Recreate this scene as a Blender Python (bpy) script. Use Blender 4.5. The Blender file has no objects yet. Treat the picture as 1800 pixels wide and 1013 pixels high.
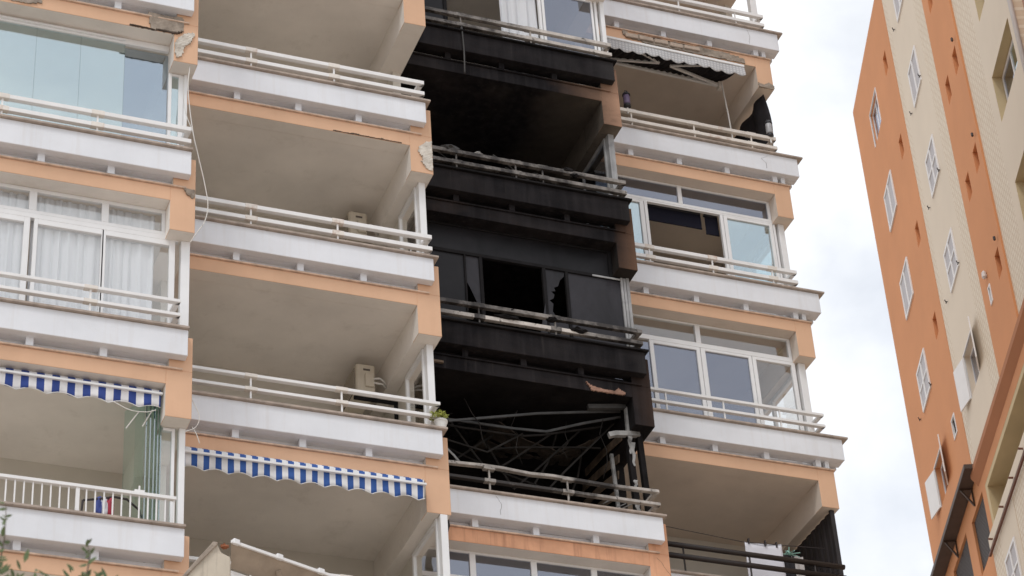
import bpy, bmesh, math, random
from mathutils import Vector, Matrix, noise
random.seed(11)
C = bpy.context.scene.collection
SC = bpy.context.scene
GZ = -22.0                      # ground level; z = 0 is the coping of the fourth visible balcony row

# ------------------------------------------------------------------ camera
yaw, pitch, roll = math.radians(22.875), math.radians(35.1454), math.radians(-4.1794)
cF = Vector((math.sin(yaw)*math.cos(pitch), math.cos(yaw)*math.cos(pitch), math.sin(pitch)))
cR = Vector((math.cos(yaw), -math.sin(yaw), 0)); cU = cR.cross(cF)
R2 = cR*math.cos(roll)+cU*math.sin(roll); U2 = -cR*math.sin(roll)+cU*math.cos(roll)
cd = bpy.data.cameras.new('camera'); cam = bpy.data.objects.new('camera', cd); C.objects.link(cam)
cam.matrix_world = Matrix(((R2.x, U2.x, -cF.x, -6.069), (R2.y, U2.y, -cF.y, -24.8297), (R2.z, U2.z, -cF.z, -20.2334), (0, 0, 0, 1)))
cd.sensor_width = 36; cd.lens = 36*4367.37/1800
cd.clip_end = 5000
cd.dof.use_dof = True; cd.dof.focus_distance = 34.0; cd.dof.aperture_fstop = 4.5
SC.camera = cam

# ------------------------------------------------------------------ sky, sun, exposure
SUN_EL, SUN_AZ = math.radians(52), math.radians(222)      # azimuth clockwise from +Y: behind the camera, to its left
w = bpy.data.worlds.new('World'); SC.world = w; w.use_nodes = True
nt = w.node_tree; nt.nodes.clear()
def wn(t, **k):
    n = nt.nodes.new(t)
    for a, b in k.items(): setattr(n, a, b)
    return n
sky = wn('ShaderNodeTexSky', sky_type='NISHITA'); sky.sun_disc = False
sky.sun_elevation = SUN_EL; sky.sun_rotation = SUN_AZ; sky.altitude = 50; sky.air_density = 1.0; sky.dust_density = 1.5
tc = wn('ShaderNodeTexCoord'); mp = wn('ShaderNodeMapping'); mp.inputs['Scale'].default_value = (1, 1, 1.7)
mp.inputs['Location'].default_value = (0.35, 0.1, 0.2)
nt.links.new(tc.outputs['Generated'], mp.inputs[0])
n1 = wn('ShaderNodeTexNoise'); n1.inputs['Scale'].default_value = 4.2; n1.inputs['Detail'].default_value = 7; n1.inputs['Roughness'].default_value = .52; n1.inputs['Distortion'].default_value = .35
nt.links.new(mp.outputs[0], n1.inputs['Vector'])
r1 = wn('ShaderNodeValToRGB'); r1.color_ramp.elements[0].position = .34; r1.color_ramp.elements[1].position = .58
r1.color_ramp.elements[0].color = (.6, .6, .6, 1); r1.color_ramp.elements[1].color = (1, 1, 1, 1)
nt.links.new(n1.outputs['Fac'], r1.inputs[0])
n2 = wn('ShaderNodeTexNoise'); n2.inputs['Scale'].default_value = 9; n2.inputs['Detail'].default_value = 8; n2.inputs['Distortion'].default_value = .4
nt.links.new(mp.outputs[0], n2.inputs['Vector'])
r2 = wn('ShaderNodeValToRGB'); r2.color_ramp.elements[0].position = .3; r2.color_ramp.elements[1].position = .72
r2.color_ramp.elements[0].color = (7.6, 7.9, 8.4, 1); r2.color_ramp.elements[1].color = (9.3, 9.4, 9.5, 1)
nt.links.new(n2.outputs['Fac'], r2.inputs[0])
mx = wn('ShaderNodeMix', data_type='RGBA')
nt.links.new(r1.outputs['Color'], mx.inputs[0]); nt.links.new(sky.outputs[0], mx.inputs[6]); nt.links.new(r2.outputs['Color'], mx.inputs[7])
bg = wn('ShaderNodeBackground'); bg.inputs['Strength'].default_value = .1
nt.links.new(mx.outputs[2], bg.inputs[0])
wo = wn('ShaderNodeOutputWorld'); nt.links.new(bg.outputs[0], wo.inputs[0])
sl = bpy.data.lights.new('sun', 'SUN'); sl.energy = .8; sl.angle = math.radians(14); sl.color = (1, .975, .94)
so = bpy.data.objects.new('sun', sl); C.objects.link(so)
sd = Vector((math.sin(SUN_AZ)*math.cos(SUN_EL), math.cos(SUN_AZ)*math.cos(SUN_EL), math.sin(SUN_EL)))
so.rotation_euler = (-sd).to_track_quat('-Z', 'Y').to_euler(); so.location = (-20, -30, 40)
vs = SC.view_settings; vs.view_transform = 'Standard'; vs.look = 'None'; vs.exposure = .36; vs.gamma = 1
SC.render.engine = 'CYCLES'
SC.cycles.max_bounces = 10; SC.cycles.diffuse_bounces = 5; SC.cycles.glossy_bounces = 4; SC.cycles.transparent_max_bounces = 16
SC.cycles.use_denoising = True
SC.render.filter_size = 1.7

# ------------------------------------------------------------------ materials
M = {}
class NT:
    def __init__(s, name):
        s.m = bpy.data.materials.new(name); s.m.use_nodes = True; s.t = s.m.node_tree; s.t.nodes.clear(); M[name] = s.m
        s.out = s.n('ShaderNodeOutputMaterial')
    def n(s, t, ins=None, **k):
        nd = s.t.nodes.new(t)
        for a, b in k.items(): setattr(nd, a, b)
        for a, b in (ins or {}).items():
            if hasattr(b, 'is_output'): s.t.links.new(b, nd.inputs[a])
            else: nd.inputs[a].default_value = b
        return nd
    def l(s, a, b): s.t.links.new(a, b)
    def pos(s, scale=(1, 1, 1), obj=False):
        o = s.n('ShaderNodeTexCoord').outputs['Object'] if obj else s.n('ShaderNodeNewGeometry').outputs['Position']
        return s.n('ShaderNodeMapping', {'Vector': o, 'Scale': scale}).outputs[0]
    def noise(s, vec, scale, detail=5, rough=.55, dist=0):
        return s.n('ShaderNodeTexNoise', {'Vector': vec, 'Scale': scale, 'Detail': detail, 'Roughness': rough, 'Distortion': dist}).outputs['Fac']
    def rng(s, v, a, b, c=0., d=1.):
        return s.n('ShaderNodeMapRange', {'Value': v, 'From Min': a, 'From Max': b, 'To Min': c, 'To Max': d}).outputs[0]
    def math(s, op, a, b):
        return s.n('ShaderNodeMath', {0: a, 1: b}, operation=op).outputs[0]
    def mix(s, f, a, b, mode='MIX'):
        nd = s.n('ShaderNodeMix', data_type='RGBA', blend_type=mode)
        for i, v in ((0, f), (6, a), (7, b)):
            if hasattr(v, 'is_output'): s.l(v, nd.inputs[i])
            else: nd.inputs[i].default_value = v if i == 0 else (*v, 1) if len(v) == 3 else v
        return nd.outputs[2]
    def bsdf(s, col, rough=.8, bump=None, dist=.004, metal=0., spec=.4):
        b = s.n('ShaderNodeBsdfPrincipled', {'Roughness': rough, 'Metallic': metal, 'Specular IOR Level': spec})
        if hasattr(col, 'is_output'): s.l(col, b.inputs['Base Color'])
        else: b.inputs['Base Color'].default_value = (*col, 1)
        if bump is not None:
            bn = s.n('ShaderNodeBump', {'Strength': .6, 'Distance': dist, 'Height': bump}); s.l(bn.outputs[0], b.inputs['Normal'])
        s.l(b.outputs[0], s.out.inputs[0]); return b

def paint(name, col, rough=.75, var=.12, scale=1.3, grain=70, bump=.003, streak=0., dirt=(.3, .24, .19), blot=0., metal=0., obj=False):
    s = NT(name); p = s.pos(obj=obj)
    a = s.rng(s.noise(p, scale, 6), .3, .7, 1-var, 1+var*.5)
    c = s.mix(1., col, s.n('ShaderNodeCombineColor', {0: a, 1: a, 2: a}).outputs[0], 'MULTIPLY')
    if streak:
        v = s.noise(s.pos((5, 5, .3), obj), 2.2, 5, .6)
        c = s.mix(s.rng(v, .52, .78, 0, streak), c, dirt)
    if blot:
        v = s.noise(p, 2.6, 8, .68, .3)
        c = s.mix(s.rng(v, .56, .72, 0, blot), c, dirt)
    g = s.noise(p, grain, 4, .6)
    s.bsdf(c, rough, g if bump else None, bump, metal, .08 if max(col) < .04 and rough > .7 else .4)
    return s.m
WH = (.76, .775, .81); SAL = (.70, .44, .285); SOF = (.80, .75, .69)
paint('white_paint', WH, .7, .07, 1.6, 55, .003, .2, (.52, .45, .38), .08)
paint('salmon', SAL, .8, .1, 1.1, 60, .003, .14, (.58, .31, .19), .10)
paint('salmon_stained', (.68, .36, .215), .85, .2, 2.5, 60, .003, .85, (.36, .17, .10), .3)
paint('soffit', SOF, .85, .12, 1.0, 50, .003, 0, (.52, .47, .41), .34)
paint('soffit_warm', (.74, .64, .55), .85, .12, 1.0, 50, .003, 0, (.5, .42, .34), .25)
paint('back_paint', (.62, .58, .51), .85, .1, 1.0, 50, .003)
paint('coping_stone', (.43, .355, .30), .7, .3, 7, 90, .003, 0, (.16, .13, .11), .5)
paint('ledge_stone', (.70, .52, .40), .8, .3, 9, 90, .004, 0, (.3, .21, .15), .5)
paint('rail_white', (.80, .79, .78), .45, .06, 4, 60, .0008, 0, (.5, .36, .27), .12)
paint('rail_rusty', (.76, .71, .65), .55, .12, 5, 60, .0015, 0, (.38, .18, .09), .8)
paint('rail_black', (.028, .02, .018), .45, .2, 5, 60, .0006)
paint('rail_scorched', (.30, .27, .24), .55, .45, 2.2, 60, .0015, .95, (.035, .028, .024), 1.0)
paint('frame_white', (.80, .80, .80), .4, .05, 3, 60, 0)
paint('frame_dark', (.017, .016, .017), .8, .3, 4, 60, .001)
paint('frame_scorched', (.36, .36, .36), .5, .35, 3, 60, .001, .4, (.05, .05, .05), .5)
paint('rubber', (.09, .09, .09), .6, .1)
paint('concrete', (.36, .30, .245), .95, .4, 6, 30, .02, 0, (.15, .11, .085), .6)
paint('plaster_break', (.62, .57, .50), .95, .25, 9, 40, .015)
paint('crack', (.09, .065, .05), 1, .3, 9)
paint('brick_clay', (.52, .42, .34), .95, .25, 9, 40, .01, 0, (.3, .22, .17), .4)
paint('rebar_rust', (.10, .045, .025), .9, .3, 12)
paint('charcoal', (.0135, .012, .0122), .75, .5, 3, 25, .01, .5, (.022, .019, .018), .4)
paint('ash_metal', (.062, .06, .058), .55, .5, 4, 30, .004, 0, (.03, .028, .027), 1.0)
paint('ash_dark', (.03, .027, .025), .8, .5, 4, 30, .004, 0, (.018, .016, .015), 1.0)
paint('ash_light', (.33, .325, .315), .8, .5, 6, 30, .004, 0, (.035, .032, .03), 1.)
paint('brown_lath', (.16, .115, .08), .9, .5, 5, 30, .006, 0, (.03, .025, .02), .9)
paint('brown_lath_dark', (.05, .037, .028), .9, .6, 4, 30, .008, 0, (.014, .012, .011), 1.)
paint('ac_cream', (.60, .54, .44), .55, .1, 3, 60, .0006, .3, (.36, .29, .22), .25)
paint('ac_grille', (.12, .10, .085), .6, .1)
paint('cable_white', (.7, .68, .64), .5, .1)
paint('terracotta_white', (.74, .73, .70), .7, .1, 8)
paint('leaf_bright', (.33, .36, .07), .6, .35, 25)
paint('leaf_olive', (.11, .15, .06), .55, .35, 18)
paint('bark', (.13, .10, .075), .9, .3, 10, 40, .01)
paint('fabric_black', (.034, .031, .034), .85, .25, 4, 90, .002)
paint('corrugated_black', (.026, .022, .024), .6, .3, 4, 60, .001, .25, (.05, .045, .045))
paint('laundry_white', (.70, .69, .74), .9, .06, 6)
paint('hanger_mint', (.30, .52, .45), .5, .1, 6)
paint('cloth_grey', (.5, .46, .44), .9, .1, 6)
paint('cloth_red', (.45, .06, .09), .9, .1, 6)
paint('cloth_blue', (.08, .11, .36), .9, .1, 6)
paint('lantern_dark', (.03, .03, .035), .45, .2, 6)
paint('lantern_purple', (.20, .15, .25), .3, .3, 9)
paint('lantern_frost', (.42, .42, .43), .35, .2, 9)
paint('weathered_wall', (.60, .53, .43), .9, .2, 2, 40, .006, .95, (.13, .11, .09), .35)
paint('sheet_brown', (.40, .33, .26), .8, .2, 5, 40, .003, 0, (.26, .2, .15), .4)
paint('red_dirt', (.32, .12, .06), .9, .3, 20)
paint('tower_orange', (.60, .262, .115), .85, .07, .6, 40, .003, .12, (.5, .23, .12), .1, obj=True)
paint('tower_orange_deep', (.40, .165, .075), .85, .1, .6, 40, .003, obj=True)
paint('tower_cream', (.68, .575, .455), .85, .05, .6, 40, .003, .08, (.55, .45, .35), obj=True)
paint('tower_ochre', (.56, .44, .26), .85, .1, 1, 40, .003, obj=True)
paint('tower_pink', (.52, .33, .26), .85, .08, .8, 40, .003, obj=True)
paint('shutter_white', (.74, .71, .69), .5, .05, 3, obj=True)
paint('shutter_slat', (.45, .42, .42), .6, .08, 3, obj=True)
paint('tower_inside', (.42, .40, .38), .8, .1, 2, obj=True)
paint('canopy_brown', (.075, .05, .038), .6, .2, 3, obj=True)
paint('louvre_brown', (.065, .048, .04), .6, .15, 3, obj=True)
paint('rust_rail', (.16, .065, .04), .7, .2, 3, obj=True)
paint('hook_dark', (.045, .035, .035), .6, .1)
paint('pipe_white', (.62, .58, .55), .5, .05)
paint('ground_paving', (.54, .465, .40), .9, .25, .15, 8, .01)
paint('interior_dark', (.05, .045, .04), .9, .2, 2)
paint('blind_navy', (.012, .012, .02), .8, .1)
paint('interior_wall', (.40, .36, .32), .9, .1, 1)

def tile_mat():
    s = NT('tower_tiles'); p = s.pos(obj=True)
    sp = s.n('ShaderNodeSeparateXYZ', {0: p})
    v = s.n('ShaderNodeCombineXYZ', {0: sp.outputs[0], 1: sp.outputs[2], 2: 0.})
    b = s.n('ShaderNodeTexBrick', {'Vector': v.outputs[0], 'Color1': (.70, .60, .47, 1), 'Color2': (.67, .56, .425, 1), 'Mortar': (.60, .475, .345, 1), 'Scale': 1., 'Mortar Size': .022, 'Brick Width': .19, 'Row Height': .12, 'Mortar Smooth': .2})
    b.offset = .5
    s.bsdf(b.outputs['Color'], .6, s.math('MULTIPLY', b.outputs['Fac'], -1.), .012)
tile_mat()

def soot(name, base, k=.8, x0=7.15, x1=7.75, blot=.25, rough=.72, z0=None, z1=None):
    """paint under soot: the clean right end shows through where the flames did not reach"""
    s = NT(name); p = s.pos()
    sp = s.n('ShaderNodeSeparateXYZ', {0: p})
    nz = s.noise(p, 1.1, 4, .55, .3)
    f = s.math('ADD', s.rng(sp.outputs[0], x0, x1, 0, 1), s.rng(nz, .3, .7, -.14, .10))
    if z0 is not None: f = s.math('ADD', f, s.rng(sp.outputs[2], z0, z1, 0, .6))
    f = s.math('MULTIPLY', s.n('ShaderNodeClamp', {0: f}).outputs[0], k)
    fine = s.noise(p, 9, 7, .65)
    blk = s.mix(s.rng(s.noise(s.pos((4, 4, .35)), 1.8, 5), .42, .7, 0, 1), (.0105, .0095, .0105), (.021, .019, .0205))
    brn = s.mix(.28, (.02, .016, .014), base)
    c = s.mix(s.n('ShaderNodeClamp', {0: s.math('MULTIPLY', f, 2.)}).outputs[0], blk, brn)
    c = s.mix(s.n('ShaderNodeClamp', {0: s.rng(f, .45, 1.0)}).outputs[0], c, base)
    c = s.mix(s.rng(fine, .6, .75, 0, blot), c, (.03, .027, .027))
    c = s.mix(s.rng(s.noise(s.pos((1, 1, 2.2)), .9, 6, .6, .5), .45, .72, 0, .55), c, (.034, .029, .029))
    c = s.mix(s.rng(s.noise(s.pos((9, 9, .5)), 1.6, 5), .60, .74, 0, .5), c, (.046, .040, .038))
    s.bsdf(c, rough, s.noise(p, 35, 5), .006, 0, .06)
soot('soot_parapet_top', (.40, .38, .37), .35, 7.2, 8.2)
soot('soot_parapet', (.35, .32, .3), .16, 7.3, 7.9)
soot('soot_beam_top', (.58, .35, .235), .80, 6.6, 7.75)
soot('soot_beam', (.55, .30, .18), .58, 7.25, 7.85)
soot('soot_beam_low', (.5, .28, .18), .24, 7.3, 7.95)
soot('soot_soffit_top', (.42, .36, .29), .62, 6.2, 7.9)
soot('soot_soffit', (.3, .25, .2), .2, 6.9, 7.9)

def burnt_rail(name, xs):
    s = NT(name); p = s.pos(); X = s.n('ShaderNodeSeparateXYZ', {0: p}).outputs[0]
    r = s.n('ShaderNodeValToRGB'); s.l(s.rng(X, 3.9, 7.7), r.inputs[0]); e = r.color_ramp.elements
    while len(e) > 1: e.remove(e[0])
    for i, (x, v) in enumerate(xs):
        el = e[0] if i == 0 else e.new((x-3.9)/3.8)
        el.position = (x-3.9)/3.8; el.color = (v, v, v, 1)
    f = s.math('ADD', r.outputs[0], s.rng(s.noise(p, 5, 6, .65), .3, .7, -.38, .16))
    c = s.mix(s.n('ShaderNodeClamp', {0: f}).outputs[0], (.035, .029, .026), (.62, .57, .52))
    c = s.mix(s.rng(s.noise(p, 14, 5), .6, .68, 0, .8), c, (.02, .017, .016))
    s.bsdf(c, .55, s.noise(p, 40, 4), .0015)
burnt_rail('rail_burnt_top', [(3.9, .15), (5.5, .35), (6.3, .8), (7.6, .95)])
burnt_rail('rail_burnt_b', [(3.9, .3), (5, .2), (6.4, .22), (7.2, .4), (7.6, .5)])
burnt_rail('rail_burnt_c', [(3.9, .1), (4.9, .12), (5.3, .3), (6.0, .45), (6.4, .12), (7.6, .2)])
burnt_rail('rail_burnt_c_low', [(3.9, .3), (4.5, .6), (4.9, 1.), (6.5, 1.), (6.8, .5), (7.1, .15), (7.6, .1)])
burnt_rail('rail_burnt_d', [(3.9, .7), (4.6, .85), (5.2, .55), (5.8, .7), (6.2, .55), (6.4, 0.), (6.85, .1), (7.15, .75), (7.6, .85)])
burnt_rail('rail_burnt_d_low', [(3.9, -.1), (5.9, 0.), (6.4, .2), (6.9, .6), (7.6, .85)])
def glass(name, base, fres=1., tint=(.8, .86, .87), rough=0., refl=(1, 1, 1)):
    s = NT(name)
    lw = s.math('ADD', s.math('MULTIPLY', s.math('POWER', s.n('ShaderNodeLayerWeight', {'Blend': .5}).outputs['Facing'], 5.), .96), .04)
    f = s.n('ShaderNodeClamp', {0: s.math('ADD', s.math('MULTIPLY', lw, fres), base)}).outputs[0]
    t = s.n('ShaderNodeBsdfTransparent', {'Color': (*tint, 1)})
    nb = s.n('ShaderNodeBump', {'Strength': .12, 'Distance': .01, 'Height': s.noise(s.pos(), 1.2, 2)})
    g = s.n('ShaderNodeBsdfGlossy', {'Color': (*refl, 1), 'Roughness': rough, 'Normal': nb.outputs[0]})
    mxs = s.n('ShaderNodeMixShader', {0: f, 1: t.outputs[0], 2: g.outputs[0]}); s.l(mxs.outputs[0], s.out.inputs[0])
glass('glass_coated', .40, 1.2, (.70, .80, .81), 0, (.84, .93, .96))
glass('glass_coated_sky_tint', .34, 1.2, (.58, .66, .70), 0, (.76, .85, .95))  # last panel: reflection of clearer sky put into the bluer tint
glass('glass_clear', .06, 1., (.985, .99, .99))
glass('glass_grey', .17, 1.2, (.52, .55, .58), 0, (.85, .88, 1.))
glass('glass_green', .05, 1., (.86, .95, .93))
glass('glass_edge', .25, 1., (.30, .48, .52))

def film(name, ca, cb, rough):
    s = NT(name); p = s.pos(); f = s.rng(s.noise(s.pos((1, 1, .6)), 1.6, 6, .6, .4), .32, .7)
    b = s.bsdf(s.mix(f, ca, cb), rough, None, 0, 0, .16)
film('glass_sooty', (.010, .0095, .0105), (.024, .0225, .025), .4)
film('glass_smoked', (.020, .019, .021), (.050, .047, .054), .32)
def curtain_mat():
    s = NT('curtain'); p = s.pos()
    d = s.n('ShaderNodeBsdfDiffuse', {'Color': (.90, .91, .93, 1)}); t = s.n('ShaderNodeBsdfTranslucent', {'Color': (.86, .87, .9, 1)})
    m1 = s.n('ShaderNodeMixShader', {0: .35, 1: d.outputs[0], 2: t.outputs[0]}); s.l(m1.outputs[0], s.out.inputs[0])
curtain_mat()
def stripe_mat(name, x0, period, duty, ca, cb):
    s = NT(name); sp = s.n('ShaderNodeSeparateXYZ', {0: s.pos()})
    v = s.math('FRACT', s.math('DIVIDE', s.math('SUBTRACT', sp.outputs[0], x0), period), 0.)
    c = s.mix(s.math('LESS_THAN', v, duty), ca, cb)
    a = s.rng(s.noise(s.pos(), 6, 5), .3, .7, .82, 1.05)
    c = s.mix(1., c, s.n('ShaderNodeCombineColor', {0: a, 1: a, 2: a}).outputs[0], 'MULTIPLY')
    b = s.bsdf(c, .85)
    return s.m
stripe_mat('stripe_navy', -2.152, .1862, .5, (.72, .71, .72), (.03, .06, .25))
stripe_mat('stripe_blue', .400, .1575, .5, (.74, .74, .75), (.035, .10, .33))
def check_mat():
    s = NT('awning_check'); sp = s.n('ShaderNodeSeparateXYZ', {0: s.pos()})
    a = s.math('LESS_THAN', s.math('FRACT', s.math('DIVIDE', sp.outputs[0], .06), 0.), .35)
    b = s.math('LESS_THAN', s.math('FRACT', s.math('DIVIDE', sp.outputs[2], .05), 0.), .35)
    c = s.mix(a, (.56, .56, .56), (.40, .40, .42)); c = s.mix(b, c, (.42, .42, .43))
    s.bsdf(c, .85)
check_mat()

# ------------------------------------------------------------------ mesh helpers
org = {}
class MB:
    def __init__(s): s.v = []; s.f = []; s.mi = []
    def add(s, vs_, fs, mi=0):
        o = len(s.v); s.v += [tuple(q) for q in vs_]
        for f in fs: s.f.append([i+o for i in f]); s.mi.append(mi)
        return s
    def box(s, x0, x1, y0, y1, z0, z1, mi=0):
        return s.add([(x0, y0, z0), (x1, y0, z0), (x1, y1, z0), (x0, y1, z0), (x0, y0, z1), (x1, y0, z1), (x1, y1, z1), (x0, y1, z1)],
                     [(0, 3, 2, 1), (4, 5, 6, 7), (0, 1, 5, 4), (1, 2, 6, 5), (2, 3, 7, 6), (3, 0, 4, 7)], mi)
    def hexa(s, p, mi=0):
        return s.add(p, [(0, 3, 2, 1), (4, 5, 6, 7), (0, 1, 5, 4), (1, 2, 6, 5), (2, 3, 7, 6), (3, 0, 4, 7)], mi)
    def prism(s, poly, y0, y1, mi=0):            # polygon in x,z extruded along y
        n = len(poly)
        return s.add([(a, y0, b) for a, b in poly]+[(a, y1, b) for a, b in poly],
                     [tuple(range(n)), tuple(range(2*n-1, n-1, -1))]+[(i, i+n, (i+1) % n+n, (i+1) % n) for i in range(n)], mi)
    def tube(s, pts, r, n=8, mi=0, caps=True):
        pts = [Vector(p) for p in pts]; o = len(s.v); rs = r if isinstance(r, (list, tuple)) else [r]*len(pts)
        for i, p in enumerate(pts):
            t = (pts[min(i+1, len(pts)-1)]-pts[max(i-1, 0)]).normalized()
            a = t.cross(Vector((0, 0, 1)) if abs(t.z) < .9 else Vector((1, 0, 0))).normalized(); b = t.cross(a)
            for k in range(n):
                an = 2*math.pi*k/n; q = p+(a*math.cos(an)+b*math.sin(an))*rs[i]; s.v.append(tuple(q))
        for i in range(len(pts)-1):
            for k in range(n):
                s.f.append([o+i*n+k, o+i*n+(k+1) % n, o+(i+1)*n+(k+1) % n, o+(i+1)*n+k]); s.mi.append(mi)
        if caps:
            s.f.append([o+k for k in range(n)][::-1]); s.mi.append(mi); s.f.append([o+(len(pts)-1)*n+k for k in range(n)]); s.mi.append(mi)
        return s
    def bar(s, pts, wd, ht, mi=0):               # rectangular bar along a path, ht vertical
        pts = [Vector(p) for p in pts]; o = len(s.v)
        for i, p in enumerate(pts):
            t = (pts[min(i+1, len(pts)-1)]-pts[max(i-1, 0)]).normalized()
            a = t.cross(Vector((0, 0, 1)))
            a = a.normalized() if a.length > .05 else Vector((1, 0, 0))
            b = a.cross(t).normalized()
            for sa, sb in ((-1, -1), (1, -1), (1, 1), (-1, 1)): s.v.append(tuple(p+a*sa*wd/2+b*sb*ht/2))
        for i in range(len(pts)-1):
            for k in range(4):
                s.f.append([o+i*4+k, o+i*4+(k+1) % 4, o+(i+1)*4+(k+1) % 4, o+(i+1)*4+k]); s.mi.append(mi)
        s.f.append([o, o+3, o+2, o+1]); s.mi.append(mi); e = o+(len(pts)-1)*4; s.f.append([e, e+1, e+2, e+3]); s.mi.append(mi)
        return s
    def lathe(s, c, prof, n=14, mi=0):           # prof: (r,z)
        o = len(s.v)
        for r, z in prof:
            for k in range(n): s.v.append((c[0]+r*math.cos(6.28318*k/n), c[1]+r*math.sin(6.28318*k/n), c[2]+z))
        for i in range(len(prof)-1):
            for k in range(n):
                s.f.append([o+i*n+k, o+i*n+(k+1) % n, o+(i+1)*n+(k+1) % n, o+(i+1)*n+k]); s.mi.append(mi)
        s.f.append([o+k for k in range(n)][::-1]); s.mi.append(mi); e = o+(len(prof)-1)*n; s.f.append([e+k for k in range(n)]); s.mi.append(mi)
        return s
    def build(s, name, mat, parent=None, bevel=0, smooth=False, front=None, label=None, rule=None):
        xs = [[q[i] for q in s.v] for i in range(3)]
        c = Vector([(min(a)+max(a))/2 for a in xs])
        if parent is None: c.z = min(xs[2])
        me = bpy.data.meshes.new(name); me.from_pydata([tuple(Vector(q)-c) for q in s.v], [], s.f)
        mats = mat if isinstance(mat, (list, tuple)) else [mat]
        for k in mats: me.materials.append(M[k])
        for p_, i in zip(me.polygons, s.mi): p_.material_index = i
        bm = bmesh.new(); bm.from_mesh(me); bmesh.ops.recalc_face_normals(bm, faces=bm.faces)
        if rule:
            bm.normal_update()
            for f in bm.faces: f.material_index = rule(f.normal, f.calc_center_median()+c)
        if bevel: bmesh.ops.bevel(bm, geom=list(bm.edges), offset=bevel, segments=1, affect='EDGES', clamp_overlap=True)
        bm.to_mesh(me); bm.free()
        if smooth:
            for p_ in me.polygons: p_.use_smooth = True
        o = bpy.data.objects.new(name, me); C.objects.link(o)
        if parent is not None: o.parent = parent; o.location = c-org[parent]
        else: o.location = c
        org[o] = c
        if label: o['label'] = label
        return o
def box(name, b, mat, parent=None, bevel=0, **k): return MB().box(*b).build(name, mat, parent, bevel, **k)
def thing(name, loc, label, cat, group=None, rz=0):
    o = bpy.data.objects.new(name, None); C.objects.link(o); o.location = loc; o.rotation_euler = (0, 0, rz)
    o.empty_display_size = .2; org[o] = Vector(loc)
    return tag(o, label, cat, group)
def tag(o, label, cat, group=None, kind=None):
    o['label'] = label; o['category'] = cat
    if group: o['group'] = group
    if kind: o['kind'] = kind
    return o
def structure(o): o['kind'] = 'structure'; return o
def rough_patch(poly, y, depth, mat, parent, name='exposed_concrete', seed=0, n=26, label=None, plane='xz', amp=.02):
    """broken-off plaster: an irregular rough face standing a few mm proud of the joint it leaves, with its own edge"""
    random.seed(seed)
    xs = [a for a, b in poly]; zs = [b for a, b in poly]
    x0, x1, z0, z1 = min(xs), max(xs), min(zs), max(zs)
    st = max(x1-x0, z1-z0)/n
    def inside(x, z):
        r = False; j = len(poly)-1
        for i in range(len(poly)):
            (xi, zi), (xj, zj) = poly[i], poly[j]
            if (zi > z) != (zj > z) and x < (xj-xi)*(z-zi)/(zj-zi)+xi: r = not r
            j = i
        return r
    mb = MB(); idx = {}; nx = int((x1-x0)/st)+2; nz = int((z1-z0)/st)+2
    def vert(i, k):
        if (i, k) not in idx:
            x = x0+i*st+random.uniform(-.3, .3)*st; z = z0+k*st+random.uniform(-.3, .3)*st
            idx[i, k] = len(mb.v); mb.v.append((x, y-depth-amp*.75+noise.noise(Vector((x*9+seed, z*9, 2.)))*amp*.9+random.uniform(-.3, .3)*amp*.5, z))
        return idx[i, k]
    cells = [(i, k) for i in range(nx) for k in range(nz) if inside(x0+(i+.5)*st, z0+(k+.5)*st)]
    cs = set(cells)
    for i, k in cells:
        mb.f.append([vert(i, k), vert(i+1, k), vert(i+1, k+1), vert(i, k+1)]); mb.mi.append(0)
    for i, k in cells:
        for (di, dk), (a, b) in {(0, -1): ((0, 0), (1, 0)), (0, 1): ((1, 1), (0, 1)), (-1, 0): ((0, 1), (0, 0)), (1, 0): ((1, 0), (1, 1))}.items():
            if (i+di, k+dk) not in cs:
                p, q = vert(i+a[0], k+a[1]), vert(i+b[0], k+b[1]); o = len(mb.v)
                for t in (p, q): mb.v.append((mb.v[t][0], y+.012, mb.v[t][2]))
                mb.f.append([q, p, o, o+1]); mb.mi.append(0)
    return mb.build(name, mat, parent, label=label)

# ------------------------------------------------------------------ ground
g = MB().add([(-900, -900, GZ), (900, -900, GZ), (900, 900, GZ), (-900, 900, GZ)], [(0, 1, 2, 3)]).build('ground', 'ground_paving')
structure(g)

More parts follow.
